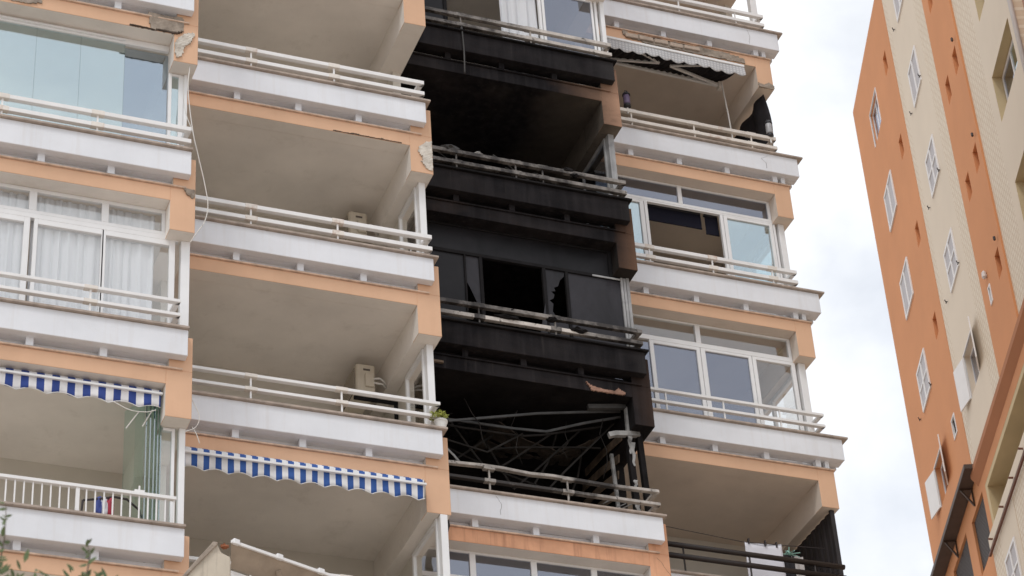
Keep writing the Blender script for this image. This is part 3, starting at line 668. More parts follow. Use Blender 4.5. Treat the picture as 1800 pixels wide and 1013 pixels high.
# extended awning on the free-end balcony
t = thing('retractable_awning', (9.2, 4.0, 6.6), 'grey checked retractable awning half open under the spalled beam', 'awning')
XA, XB = 7.95, 10.50
MB().bar([(XA, 3.60, 7.02), (XB, 3.60, 6.985)], .06, .05).build('front_bar', 'frame_white', t, .005)
mb = MB(); n = 150
for i in range(n+1):
    x = XA+(XB-XA)*i/n; sc = abs(math.sin((x-XA)/.235*math.pi)); zt = 7.0-.035*(x-XA)/(XB-XA)
    for j in range(6):
        f = j/5; mb.v.append((x, 3.585+.02*math.sin(x*7)*f-.01*f, zt-f*(.17+.055*sc)))
for i in range(n):
    for j in range(5): mb.f.append([i*6+j, i*6+j+1, i*6+j+7, i*6+j+6]); mb.mi.append(0)
v = mb.build('valance', 'awning_check', t, smooth=True); v.modifiers.new('thick', 'SOLIDIFY').thickness = .004
mb = MB(); n = 170
for i in range(n+1):
    x = XA+.03+(XB-XA-.06)*i/n
    for j in range(8):
        f = j/7; mb.v.append((x, 3.62+.95*f, 6.995+.42*f-.07*math.sin(f*math.pi)+.022*math.sin(x*6.283/.115)*(1-f*.5)))
for i in range(n):
    for j in range(7): mb.f.append([i*8+j, i*8+j+1, i*8+j+9, i*8+j+8]); mb.mi.append(0)
v = mb.build('fabric', 'fabric_black', t, smooth=True); v.modifiers.new('thick', 'SOLIDIFY').thickness = .004
MB().tube([(XA, 4.55, 7.42), (XB-.1, 4.55, 7.42)], .05, 10).build('roller', 'rail_white', t, smooth=True)
MB().bar([(XA-.1, 4.36, 7.22), (10.42, 4.36, 7.15)], .045, .045).build('torsion_bar', 'rail_white', t, .004)
MB().bar([(10.40, 4.34, 7.14), (9.32, 4.02, 7.07)], .04, .05).bar([(9.32, 4.02, 7.07), (10.2, 3.64, 6.98)], .03, .035).build('arm', 'rail_white', t, .004)
MB().bar([(8.05, 4.34, 7.20), (9.12, 4.02, 7.09)], .04, .05).bar([(9.12, 4.02, 7.09), (8.3, 3.64, 7.0)], .03, .035).build('arm', 'rail_white', t, .004)
MB().box(10.36, 10.44, 4.28, 4.40, 7.06, 7.2).build('gear_box', 'rail_rusty', t, .01)
o = MB().tube([(10.38, 4.22, 7.08), (10.385, 4.16, 6.4), (10.394, 4.13, 5.72)], .014, 8).build('awning_pole', 'cable_white'); tag(o, 'thin pale awning crank pole standing in front of the dark windscreen', 'pole')
# lanterns clamped to that railing
def lantern(x, y, z, h, body, name, label):
    t = thing(name, (x, y, z), label, 'lantern', 'lanterns on the railing')
    MB().tube([(x, y, z-.12), (x, y, z+.03)], .014, 6).build('clamp', 'rail_white', t)
    MB().lathe((x, y, z), [(.03, 0), (.062, .02), (.062, .06), (.05, .075)]).build('base', 'lantern_dark', t, smooth=False)
    MB().lathe((x, y, z), [(.052, .076), (.058, .1), (.058, h-.09), (.05, h-.07)]).build('glass_body', body, t, smooth=True)
    cp = MB().lathe((x, y, z), [(.068, h-.07), (.068, h-.045), (.045, h-.01), (.02, h+.005)]).build('cap', 'lantern_dark', t)
    MB().tube([(x-.03, y, z+h), (x-.02, y, z+h+.04), (x+.02, y, z+h+.04), (x+.03, y, z+h)], .006, 5).build('ring', 'lantern_dark', cp)
lantern(8.46, 4.09, 6.0, .33, 'lantern_purple', 'lantern', 'dark purple lantern on the railing beside the burnt column')
lantern(11.10, 4.09, 5.96, .36, 'lantern_frost', 'lantern', 'frosted lantern at the free end of the railing, against the sky')
# dark windscreen cloth on the free end
mb = MB(); ny, nz_ = 18, 14
for i in range(ny+1):
    for j in range(nz_+1):
        yy = 4.36+1.75*i/ny; f = j/nz_; top = 7.16-.05*(i > 3)
        bot = 5.66
        mb.v.append((11.22+.03*math.sin(i*1.1+f*2)+.05*math.sin(f*3.1)*(1 if i < 6 else .4), yy+.06*math.sin(f*3.14)*(-1 if i < 2 else 0), bot+(top-bot)*f))
for i in range(ny):
    for j in range(nz_): mb.f.append([i*(nz_+1)+j, i*(nz_+1)+j+1, (i+1)*(nz_+1)+j+1, (i+1)*(nz_+1)+j]); mb.mi.append(0)
o = mb.build('windscreen_cloth', 'fabric_black', smooth=True); o.modifiers.new('thick', 'SOLIDIFY').thickness = .006
tag(o, 'sagging black windscreen cloth on the open side below the broken beam end', 'windscreen')
# black corrugated screen on the lowest free-end balcony
t = thing('corrugated_screen', (11.3, 5.3, -3.4), 'black corrugated screen closing the open side of the lowest right balcony', 'screen')
mb = MB(); n = 60
for i in range(n+1):
    yy = 4.32+1.95*i/n; ph = (i % 5); xx = 11.27+(.008 if ph in (1, 2) else -.006)
    mb.v += [(xx, yy, -3.36), (xx, yy, -1.24)]
for i in range(n): mb.f.append([i*2, i*2+1, i*2+3, i*2+2]); mb.mi.append(0)
v = mb.build('sheet', 'corrugated_black', t); v.modifiers.new('thick', 'SOLIDIFY').thickness = .004
box('edge_post', (11.25, 11.32, 4.27, 4.318, -3.36, -1.235), 'corrugated_black', t)
# laundry
t = thing('clothes_line', (9.8, 4.5, -1.85), 'thin grey washing line strung across the lowest right balcony', 'washing line')
MB().tube([(7.75, 4.6, -1.70), (8.6, 4.51, -1.79), (9.8, 4.5, -1.88), (10.45, 4.5, -1.845), (11.2, 4.5, -1.80)], .006, 5).build('line', 'hook_dark', t)
for x in (9.89, 10.17, 10.36): box('peg', (x-.01, x+.01, 4.48, 4.52, -1.90, -1.81), 'hook_dark', t)
mb = MB(); n, m_ = 16, 14
for i in range(n+1):
    for j in range(m_+1):
        f = j/m_; x = 9.82+.625*i/n+.01*f; mb.v.append((x, 4.5+.018*math.sin(i*.9)*f+.02*math.sin(f*2+i*.2), -1.872+.04*i/n-1.2*f-.012*math.sin(i/n*3.14*2)**2*(1-f)))
for i in range(n):
    for j in range(m_): mb.f.append([i*(m_+1)+j, i*(m_+1)+j+1, (i+1)*(m_+1)+j+1, (i+1)*(m_+1)+j]); mb.mi.append(0)
o = mb.build('laundry_sheet', 'laundry_white', smooth=True); o.modifiers.new('thick', 'SOLIDIFY').thickness = .004
tag(o, 'white cloth pegged on the line behind the black railing', 'laundry')
t = thing('sock_hanger', (10.65, 4.6, -1.95), 'mint green peg hanger hanging beside the white cloth', 'hanger')
MB().tube([(10.6, 4.55, -1.83), (10.6, 4.57, -1.90)], .01, 6).lathe((10.6, 4.6, -1.95), [(.03, 0), (.05, .03), (.02, .08)], 10).build('hook', 'hanger_mint', t)
for i in range(8):
    a = i*.785; MB().tube([(10.62, 4.6, -1.92), (10.62+.17*math.cos(a), 4.6+.17*math.sin(a), -1.95)], .009, 5).build('arm', 'hanger_mint', t)
for i, (x, m_) in enumerate(((10.72, 'cloth_grey'), (10.56, 'fabric_black'))):
    mb = MB(); n = 8
    for a in range(n+1):
        for j in range(6): mb.v.append((x-.08+.19*a/n, 4.58+.015*math.sin(a*1.3+j*.4), -1.96-.09*j))
    for a in range(n):
        for j in range(5): mb.f.append([a*6+j, a*6+j+1, a*6+j+7, a*6+j+6]); mb.mi.append(0)
    o = mb.build('hung_garment', m_, smooth=True); o.modifiers.new('thick', 'SOLIDIFY').thickness = .004
    tag(o, ['grey-pink garment hanging from the green peg hanger', 'black garment hanging from the green peg hanger'][i], 'garment', 'hung garments')
# air conditioners
def aircon(z, label, y=2.85):
    t = thing('air_conditioner', (3.25, y+.35, z), label, 'air conditioner', 'balcony air conditioners')
    x0, x1 = 3.11, 3.385
    box('casing', (x0, x1, y, y+.74, z, z+.47), 'ac_cream', t, .02)
    box('grille', (x0-.006, x0-.0005, y+.08, y+.60, z+.05, z+.43), 'ac_grille', t)
    for i in range(9): MB().box(x0-.012, x0-.0065, y+.08, y+.60, z+.07+i*.04, z+.085+i*.04).build('grille_bar', 'ac_cream', t)
    vc = box('valve_cover', (x0+.12, x1-.025, y-.035, y-.001, z+.09, z+.30), 'ac_cream', t, .008)
    MB().tube([(x1-.04, y-.02, z+.22), (x1+.05, y-.03, z+.24), (x1+.12, y+.0, z+.22), (x1+.2, y+.1, z+.2)], .016, 7).build('pipe', 'cable_white', t, smooth=True)
    MB().tube([(x1-.04, y-.02, z+.16), (x1+.03, y-.03, z+.15), (x1+.1, y, z+.17), (x1+.2, y+.1, z+.18)], .014, 7).build('pipe', 'cable_white', t, smooth=True)
    box('handle_recess', (x0+.1, x0+.2, y-.004, y+.001, z+.36, z+.39), 'ac_grille', t)
    for yy in (y+.12, y+.6): MB().box(x0, 3.75, yy, yy+.04, z-.045, z-.001).box(3.70, 3.748, yy, yy+.04, z-.3, z-.045).build('wall_bracket', 'frame_dark', t)
aircon(1.37, 'cream air conditioner on the middle-left balcony above the one with the potted plant')
aircon(-1.40, 'cream air conditioner with white pipes on the balcony of the potted plant', 2.72)
# potted plant at the coping end
t = thing('potted_plant', (3.79, 1.30, -2.798), 'small bushy yellow-green plant in a white pot on the coping end', 'potted plant')
MB().lathe((3.79, 1.30, -2.798), [(.06, 0), (.085, .10), (.095, .115), (.095, .14), (.08, .14)], 16).build('pot', 'terracotta_white', t, smooth=False)
random.seed(8); mb = MB()
for i in range(420):
    a = random.uniform(0, 6.28); r = .115*math.sqrt(random.random()); h = random.uniform(0, .10)*(1-r*3)+.0
    p = Vector((3.755+r*math.cos(a), 1.28+r*math.sin(a), -2.66+h)); q = Vector((random.uniform(-1, 1), random.uniform(-1, 1), random.uniform(.2, 1))).normalized()*random.uniform(.03, .055)
    s_ = q.cross(Vector((random.uniform(-1, 1), random.uniform(-1, 1), .3))).normalized()*.012
    mb.add([p-s_*.3, p+q*.5-s_, p+q, p+q*.5+s_], [(0, 1, 2, 3)])
mb.build('foliage', 'leaf_bright', t)
# hanging cables
def cable(pts, label, r=.008, mat='cable_white', group=None):
    q = []; P = [Vector(p) for p in pts]
    for i in range(len(P)-1):
        p0, p1, p2, p3 = P[max(i-1, 0)], P[i], P[i+1], P[min(i+2, len(P)-1)]
        for t_ in range(8):
            u = t_/8; q.append(.5*((2*p1)+(p2-p0)*u+(2*p0-5*p1+4*p2-p3)*u*u+(3*p1-p0-3*p2+p3)*u**3))
    q.append(P[-1])
    o = MB().tube(q, r, 6).build('cable', mat, smooth=True); tag(o, label, 'cable', group); return o
cable([(.0, .05, 1.56), (-.03, .0, 1.11), (.04, 0, .45), (.13, 0, -.01), (.21, 0, -.40), (.26, 0, -.75), (.22, .0, -1.02), (.13, 0, -1.2), (.05, .05, -1.35)], 'loose white cable looping down between the glazed balcony and the open one', .007)
cable([(-.04, .2, 1.5), (-.06, .1, 1.0), (-.03, .05, .7), (.06, .03, .42)], 'short pale cable hugging the corner post of the coated glass panels', .006)
cable([(-.85, .06, -3.90), (-.65, .05, -3.99), (-.45, .05, -3.985), (-.33, .06, -3.93)], 'thin white cord sagging below the navy striped awning', .006)
cable([(.10, .05, -3.70), (.20, .05, -3.93), (.16, .05, -4.1), (.03, .04, -4.19)], 'thin white wire curling at the salmon corner beside the navy awning', .005)
cable([(.12, .06, -4.10), (.17, .05, -4.2), (.21, .05, -4.32)], 'short loose wire end below the salmon corner beside the blue awning', .005)
cable([(4.97, 2.60, 5.66), (4.985, 2.60, 5.2), (4.98, 2.615, 4.72)], 'grey cable hanging down the topmost sooty parapet', .014, 'ash_metal')
# drying rack with clothes behind the baluster railing
t = thing('drying_rack', (-.8, .35, -6.1), 'small drying rack with its bent top bar above the baluster railing foot', 'drying rack')
MB().tube([(-1.15, .15, -5.26), (-.95, .15, -5.21), (-.78, .15, -5.16), (-.62, .2, -5.14), (-.45, .3, -5.2), (-.38, .3, -5.4), (-.36, .3, -6.1)], .014, 6).build('bar', 'hook_dark', t)
MB().tube([(-1.15, .15, -5.26), (-1.2, .2, -6.1)], .014, 6).build('leg', 'hook_dark', t)
for i, (x, m_, lb) in enumerate(((-.96, 'cloth_blue', 'blue and white cloth on the drying rack'), (-.82, 'cloth_red', 'dark red cloth on the drying rack'), (-.89, 'laundry_white', 'white cloth between the blue and red ones on the drying rack'))):
    mb = MB()
    for a in range(5):
        for j in range(5): mb.v.append((x-.045+.02*a, .15+.02*math.sin(a*2+j), -5.20+.006*a-.06*j+.01*math.sin(a*3)))
    for a in range(4):
        for j in range(4): mb.f.append([a*5+j, a*5+j+1, a*5+j+6, a*5+j+5]); mb.mi.append(0)
    o = mb.build('cloth', m_, smooth=True); o.modifiers.new('thick', 'SOLIDIFY').thickness = .004; tag(o, lb, 'cloth', 'clothes on the rack')
# screw-like bits on the dry awning lamp: small tap on baluster rail
o = MB().box(-.60, -.48, -.12, -.07, -5.21, -5.18).tube([(-.54, -.1, -5.21), (-.54, -.1, -5.12)], .012, 6).build('rail_clip', 'rail_white'); tag(o, 'small white clip standing on the top rail of the baluster railing', 'clip')

# ------------------------------------------------------------------ fire debris
ribs = [[(4.59, 3.1, -1.42), (5.96, 3.1, -1.07), (6.92, 3.1, -.88), (7.3, 3.12, -.80)], [(4.4, 3.2, -1.33), (4.95, 3.2, -1.32), (5.62, 3.2, -1.32), (6.13, 3.2, -1.29), (6.73, 3.2, -1.05), (7.34, 3.2, -.84)],
        [(4.4, 3.3, -1.56), (4.69, 3.3, -1.62), (5.23, 3.3, -1.72), (5.8, 3.3, -1.32)], [(5.37, 3.5, -1.53), (5.8, 3.5, -1.43), (6.83, 3.5, -1.27), (7.1, 3.5, -1.24)],
        [(4.3, 3.35, -1.30), (4.86, 3.35, -1.33), (5.79, 3.35, -1.33), (6.12, 3.35, -1.26), (7.09, 3.35, -.96)], [(5.3, 3.52, -1.95), (5.64, 3.5, -1.7), (6.33, 3.5, -1.12)],
        [(5.7, 3.55, -2.12), (5.99, 3.5, -1.84), (6.82, 3.5, -.96)], [(6.2, 3.45, -2.1), (6.46, 3.4, -1.79), (7.31, 3.4, -.84)], [(4.6, 3.7, -1.9), (5.5, 3.7, -1.15)], [(4.35, 2.86, -1.95), (4.52, 2.8, -2.17), (4.64, 2.76, -2.36)]]
rl = ['long straight scorched ceiling batten sloping up to the burnt corner', 'scorched ceiling batten sagging in a shallow V across the burnt-out balcony', 'short V-shaped bent batten low at the left of the burnt-out balcony', 'level scorched batten deep in the burnt-out balcony', 'dim sagging batten just behind the V-shaped one',
      'leftmost of three diagonal battens leaning in the burnt-out balcony', 'middle of three diagonal battens leaning in the burnt-out balcony', 'rightmost of three diagonal battens leaning in the burnt-out balcony', 'faint batten at the far left back of the burnt-out balcony', 'short pale bar leaning on the left end of the warped railing']
for i, p in enumerate(ribs):
    o = MB().bar(p, .02, .026 if i not in (0, 1) else .036).build('ceiling_batten', ('ash_metal' if i < 2 else 'ash_dark') if i != 9 else 'ash_light'); tag(o, rl[i], 'batten', 'fallen ceiling battens')
def charred_sheet(x0, x1, y0, y1, z0, sag, seed, label, mat):
    mb = MB(); n, m_ = 22, 12
    for i in range(n+1):
        for j in range(m_+1):
            u, v = i/n, j/m_; nz = noise.noise(Vector((u*4, v*3, seed)))
            mb.v.append((x0+(x1-x0)*u+.05*noise.noise(Vector((u*5, v*6, seed+3))), y0+(y1-y0)*v+.05*nz, z0-sag*(1-v)*(.35+.65*math.sin(u*3.1))-.07*nz-.05*noise.noise(Vector((u*13, v*9, seed)))))
    for i in range(n):
        for j in range(m_):
            if noise.noise(Vector((i*.33, j*.4, seed*2.))) < .28: mb.f.append([i*(m_+1)+j, i*(m_+1)+j+1, (i+1)*(m_+1)+j+1, (i+1)*(m_+1)+j]); mb.mi.append(0)
    o = mb.build('charred_sheet', mat); o.modifiers.new('thick', 'SOLIDIFY').thickness = .012; tag(o, label, 'charred sheet', 'sagging charred ceiling sheets')
charred_sheet(4.3, 5.7, 3.25, 4.5, -.82, .42, 3, 'torn charred ceiling sheet sagging at the left of the burnt-out balcony', 'charcoal')
charred_sheet(5.5, 7.1, 3.5, 4.7, -.82, .55, 8, 'torn charred ceiling sheet sagging behind the diagonal battens', 'brown_lath_dark')
strips = [((4.75, 3.6, -1.0), (5.3, 3.5, -1.9), 'at the far left'), ((5.35, 3.9, -.95), (5.75, 3.7, -2.0), 'left of the middle'), ((6.55, 3.8, -.9), (6.05, 3.6, -1.95), 'crossing the middle diagonal batten'), ((7.0, 3.9, -1.0), (6.6, 3.7, -2.1), 'right of the diagonal battens'), ((4.6, 3.9, -1.25), (6.4, 4.0, -1.75), 'lying nearly level at the back')]
for a, b_, w_ in strips:
    a, b_ = Vector(a), Vector(b_)
    o = MB().bar([a, (a+b_)/2+Vector((.03, 0, -.06)), b_], .018, .028).build('charred_strip', 'ash_dark'); tag(o, 'thin black charred strip in the burnt-out balcony, '+w_, 'strip', 'dangling charred strips')
random.seed(77)
for x, y_, w_ in ((4.85, 3.1, 'near the potted plant'), (5.7, 3.2, 'by the V of the sagging batten'), (6.5, 3.3, 'in the middle of the right half'), (7.0, 3.1, 'just left of the cross bar')):
    cp = [Vector((x, y_, -1.0))]
    for j_ in range(4): cp.append(cp[-1]+Vector((random.uniform(-.1, .14), random.uniform(-.05, .05), random.uniform(-.28, -.1))))
    o = MB().tube(cp, .007, 5).build('charred_wire', 'ash_dark', smooth=True); tag(o, 'thin charred wire hanging in the burnt-out balcony, '+w_, 'wire', 'hanging charred wires')
def post_thing(pts, w_, mat, name, label, cat='post'):
    o = MB().bar(pts, w_, w_).build(name, mat); tag(o, label, cat, 'charred posts'); return o
post_thing([(7.34, 3.02, -1.24), (7.345, 3.02, -1.7), (7.36, 3.02, -2.3), (7.365, 3.02, -2.798)], .085, 'charcoal', 'charred_post', 'charred black post below the grey cross bar, inner of two')
post_thing([(7.34, 3.0, -.80), (7.335, 3.0, -1.23)], .05, 'ash_light', 'bent_profile', 'ash-grey upright profile above the cross bar in the burnt corner', 'profile')
post_thing([(7.51, 3.02, -1.235), (7.54, 3.02, -2.35), (7.545, 3.02, -2.798)], .08, 'charcoal', 'charred_post', 'charred black post at the outer burnt corner')
post_thing([(7.175, 3.3, -1.45), (7.20, 3.3, -2.14), (7.21, 3.3, -2.9)], .045, 'ash_light', 'bent_profile', 'thin ash-grey upright left of the charred posts', 'profile')
post_thing([(7.02, 3.0, -1.33), (7.12, 2.985, -1.30), (7.50, 2.98, -1.25)], .075, 'ash_light', 'cross_bar', 'ash-white cross bar hanging in the burnt corner', 'bar')
post_thing([(6.75, 3.05, -.86), (7.05, 3.03, -.82), (7.33, 3.0, -.79)], .07, 'ash_metal', 'bent_profile', 'grey profile end under the burnt ceiling next to the corner', 'profile')
random.seed(21)
for i, (a, b_) in enumerate((((7.33, 4.6, -.98), (7.32, 3.2, -1.18)), ((7.31, 4.7, -1.2), (7.29, 3.3, -1.5)), ((7.33, 4.75, -1.45), (7.28, 3.35, -1.75)), ((7.30, 4.7, -1.75), (7.25, 3.4, -2.05)))):
    o = MB().bar([a, tuple((Vector(a)+Vector(b_))/2+Vector((0, 0, .03))), b_], .02, .12).build('scorched_lath', 'brown_lath')
    tag(o, ['uppermost', 'second', 'third', 'lowest'][i]+' brown scorched lath on the side wall of the burnt-out balcony', 'lath', 'scorched laths')
# ash flakes hanging on the posts
for i, (x, y, z, h) in enumerate(((7.33, 2.955, -1.30, .32), (7.365, 2.955, -1.42, .40), (7.36, 2.965, -2.05, .14), (7.355, 2.965, -2.45, .3))):
    mb = MB(); n = 6
    for j in range(n+1):
        f = j/n; ww = .03*(1-f*.8)+.006; mb.v += [(x-ww+.012*math.sin(j*2+i), y-.01*math.sin(j), z-h*f), (x+ww+.012*math.sin(j*2+i), y-.004, z-h*f)]
    for j in range(n): mb.f.append([j*2, j*2+1, j*2+3, j*2+2]); mb.mi.append(0)
    o = mb.build('ash_flake', 'ash_light'); o.modifiers.new('thick', 'SOLIDIFY').thickness = .012
    tag(o, ['upper left', 'long upper', 'small middle', 'lowest'][i]+' pale ash flake peeling on the inner charred post', 'ash flake', 'ash flakes')
def lump(x, y, z, r, mat, label, seed, name='burnt_lump', cat='debris', sx=1.3, group='burnt debris on railings'):
    random.seed(seed); bm = bmesh.new(); bmesh.ops.create_icosphere(bm, subdivisions=2, radius=1)
    for v in bm.verts:
        k_ = 1+.55*noise.noise(v.co*1.7+Vector((seed, 0, 0)))+.3*noise.noise(v.co*4+Vector((0, seed, 0)))
        v.co = Vector((v.co.x*r*sx*k_, v.co.y*r*.8*k_, v.co.z*r*.6*k_))
    me = bpy.data.meshes.new(name); bm.to_mesh(me); bm.free(); me.materials.append(M[mat])
    o = bpy.data.objects.new(name, me); C.objects.link(o); o.location = (x, y, z); tag(o, label, cat, group); return o
lump(4.66, 2.66, 3.205, .085, 'ash_metal', 'grey melted lump near the left end of the second burnt railing', 1, sx=1.6)
lump(5.13, 2.66, 3.20, .05, 'ash_light', 'small pale lump on the second burnt railing', 2)
lump(6.58, 2.66, 3.18, .07, 'charcoal', 'black lump on the second burnt railing near its right post', 3, sx=1.8)
lump(6.70, 2.64, 3.10, .05, 'charcoal', 'smaller black lump at the right of the second burnt railing', 4)
lump(5.42, 2.625, .20, .06, 'charcoal', 'black melted clump left of centre on the railing of the broken window', 5, sx=3.2)
lump(5.5, 2.65, .36, .04, 'charcoal', 'small black clump on the top rail of the broken window', 6)
lump(6.52, 2.625, .17, .075, 'charcoal', 'black melted clump right of centre on the railing of the broken window', 7, sx=1.6)
lump(6.12, 2.64, .30, .06, 'charcoal', 'black clump over the post of the broken-window railing', 8, sx=1.3)
cable([(5.39, 2.7, 3.26), (5.63, 2.75, 3.17), (5.9, 2.8, 3.02), (6.3, 2.85, 2.95), (6.9, 2.8, 2.9)], 'loose burnt cable slanting behind the second burnt railing', .012, 'ash_metal', 'burnt cables')
cable([(4.5, 2.7, 3.12), (4.9, 2.8, 3.02), (5.4, 2.74, 3.05), (5.8, 2.8, 2.96)], 'burnt cable tangled low behind the second burnt railing', .01, 'ash_metal', 'burnt cables')
cable([(5.6, 2.75, 3.1), (5.9, 2.7, 2.97), (6.1, 2.7, 3.05), (6.5, 2.78, 2.93)], 'thin burnt cable looped at the middle post of the second burnt railing', .008, 'ash_metal', 'burnt cables')
random.seed(31)
pos = ['far left', 'left', 'left of the rust-stained post', 'middle', 'under the bent rail', 'right of middle', 'right', 'near the corner posts', 'far right', 'rear left', 'rear middle', 'rear right']
for i in range(12):
    x = 4.6+i*.235 if i < 9 else 4.9+(i-9)*.9
    y = 2.85+random.uniform(0, .12) if i < 9 else 3.15
    lump(x, y, -2.72+random.uniform(0, .09), random.uniform(.05, .1), random.choice(['ash_metal', 'brown_lath', 'ash_light', 'charcoal', 'concrete']), 'heap of burnt rubble on the parapet behind the warped railing, '+pos[i], 40+i, 'rubble_lump', 'rubble', random.uniform(1, 2.4), 'rubble behind the warped railing')
for i, (a, b_) in enumerate((((6.75, 2.8, -2.62), (7.0, 2.85, -2.45)), ((6.95, 2.8, -2.66), (7.12, 2.9, -2.52)), ((7.0, 2.75, -2.7), (7.2, 2.8, -2.56)))):
    o = MB().bar([a, b_], .05, .012).build('ash_strip', 'ash_light'); tag(o, ['left', 'middle', 'right'][i]+' of three pale strips lying by the foot of the charred posts', 'strip', 'pale strips')
lump(4.10, 2.66, -1.72, .05, 'ash_metal', 'grey charred rag beside the potted plant', 60, 'charred_rag', 'rag', .7)
o = MB().box(4.22, 4.42, 2.72, 2.76, -.70, -.665).build('scorched_strip', 'brown_lath'); tag(o, 'small brown strip under the lowest burnt beam at its left end', 'strip')
mb = MB(); 
for j in range(9): mb.v += [(4.24+.02*math.sin(j*1.2), 2.71, -3.28-.11*j), (4.36-.05*(j/8)+.02*math.sin(j*1.7), 2.69, -3.28-.11*j)]
for j in range(8): mb.f.append([j*2, j*2+1, j*2+3, j*2+2]); mb.mi.append(0)
o = mb.build('black_cloth_strip', 'fabric_black'); o.modifiers.new('thick', 'SOLIDIFY').thickness = .01; tag(o, 'narrow black cloth hanging at the left of the window under the stained beam', 'cloth strip')

# ------------------------------------------------------------------ orange and cream tower on the right
TH = math.atan2(-.93942535, -.34275357)
TZ = 21.212
tower = thing('apartment_tower', (23.484, 19.371, GZ), 'tall orange and cream apartment tower seen edge-on at the right', 'building', rz=TH)
org[tower] = Vector((0, 0, GZ-TZ))
def wall(name, u0, u1, z0, z1, mat, holes=(), d=0., rev=.14, rmat=None, bmat=None, parent=tower):
    us = sorted({u0, u1, *[h[0] for h in holes], *[h[1] for h in holes]}); zs = sorted({z0, z1, *[h[2] for h in holes], *[h[3] for h in holes]})
    mb = MB()
    for a, b in zip(us[:-1], us[1:]):
        for c, e in zip(zs[:-1], zs[1:]):
            m, q = (a+b)/2, (c+e)/2
            if any(h[0] < m < h[1] and h[2] < q < h[3] for h in holes): continue
            mb.add([(a, d, c), (b, d, c), (b, d, e), (a, d, e)], [(0, 1, 2, 3)])
    mats = [mat, rmat or mat, bmat or rmat or mat]
    for h in holes:
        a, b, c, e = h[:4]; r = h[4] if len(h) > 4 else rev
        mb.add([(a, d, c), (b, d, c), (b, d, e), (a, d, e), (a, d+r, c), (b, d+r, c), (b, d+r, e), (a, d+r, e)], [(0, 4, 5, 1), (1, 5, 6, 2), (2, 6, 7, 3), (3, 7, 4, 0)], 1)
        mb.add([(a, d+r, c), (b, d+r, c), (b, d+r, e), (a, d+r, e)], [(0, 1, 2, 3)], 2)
    # closed thickness so that the wall is solid: sides, top
    mb.add([(u0, d, z0), (u0, d, z1), (u0, d+3, z1), (u0, d+3, z0)], [(0, 1, 2, 3)])
    mb.add([(u1, d, z0), (u1, d, z1), (u1, d+3, z1), (u1, d+3, z0)], [(0, 1, 2, 3)])
    mb.add([(u0, d, z1), (u1, d, z1), (u1, d+3, z1), (u0, d+3, z1)], [(0, 1, 2, 3)])
    xs = [[q_[i] for q_ in mb.v] for i in range(3)]
    return mb.build(name, mats, parent)
ZT, ZG = 2.207, GZ-TZ
niche = lambda u, v, w_=.19, h=.30, r=.16: (u-w_, u+w_, v-h, v+h, r)
h1 = [niche(2.13, .1), niche(2.13, -2.68), niche(2.10, -5.42), niche(2.12, -8.2)]
h1 += [(-.57, .57, -.54, .54, .12), (-.60, .45, -11.68, -10.60, .2), (1.9, 2.3, -11.33, -10.80, .1)]
wall('wall_panel', -2.518, 2.925, -13.03, ZT, 'tower_orange', h1, bmat='tower_orange')
wall('wall_panel', 2.925, 3.3, -13.03, ZT, 'tower_tiles', d=.012)
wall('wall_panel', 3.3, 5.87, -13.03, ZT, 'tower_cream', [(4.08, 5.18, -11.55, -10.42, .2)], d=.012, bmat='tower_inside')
wall('wall_panel', 5.87, 6.82, -13.03, ZT, 'tower_tiles', d=.012)
h2 = [niche(8.56, v) for v in (.3, -2.5, -5.3, -8.12, -10.98)]+[niche(7.52, v) for v in (.3, -2.5, -5.29, -8.12)]+[(7.39, 7.60, -11.28, -10.83, .1)]
wall('wall_panel', 6.82, 9.06, -13.03, ZT, 'tower_orange', h2, d=-.035)
wall('wall_panel', 9.06, 10.35, -13.03, ZT, 'tower_tiles', d=.012)
h3 = [(10.81, 12.76, v-1.22, v, .36) for v in (-2.1, -4.9, -7.71, -10.53)]
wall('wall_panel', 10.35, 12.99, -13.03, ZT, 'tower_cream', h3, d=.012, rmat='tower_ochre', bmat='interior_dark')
wall('wall_panel', 12.99, 13.20, -13.03, ZT, 'tower_tiles', d=.012)
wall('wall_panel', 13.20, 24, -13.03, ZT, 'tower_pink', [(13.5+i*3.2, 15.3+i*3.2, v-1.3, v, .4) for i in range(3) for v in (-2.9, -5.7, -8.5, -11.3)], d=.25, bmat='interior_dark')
MB().tube([(13.28, -.03, -13.0), (13.28, -.03, ZT+.2)], .055, 8).build('drainpipe', 'pipe_white', tower, smooth=True)
box('roof_edge', (-2.518, 24, .002, .3, ZT+.002, ZT+.05), 'tower_orange', tower)
box('end_wall', (-2.517, 24, 3.001, 14, ZG, ZT), 'tower_orange', tower)
# windows with closed shutters
def shutter_window(u, v, cells, hu=.60, hv=.575, d=0.):
    mb = MB(); t_ = .07
    for a in ((u-hu, u+hu, v+hv-t_, v+hv), (u-hu, u+hu, v-hv, v-hv+t_), (u-hu, u-hu+t_, v-hv+t_, v+hv-t_), (u+hu-t_, u+hu, v-hv+t_, v+hv-t_), (u-t_*.6, u+t_*.6, v-hv+t_, v+hv-t_)):
        mb.box(a[0], a[1], d-.035, d-.001, a[2], a[3])
    if cells == 4: mb.box(u-hu+t_, u-t_*.6, d-.033, d-.002, v-.03, v+.03).box(u+t_*.6, u+hu-t_, d-.033, d-.002, v-.03, v+.03)
    f = mb.build('window', 'shutter_white', tower)
    for s_ in (-1, 1):
        a, b = (u-hu+t_, u-t_*.6) if s_ < 0 else (u+t_*.6, u+hu-t_)
        for (c, e) in (((v-hv+t_, v+hv-t_),) if cells == 2 else ((v-hv+t_, v-.03), (v+.03, v+hv-t_))):
            MB().box(a, b, d-.014, d-.003, c, e).build('shutter_panel', 'shutter_slat', f)
    return f
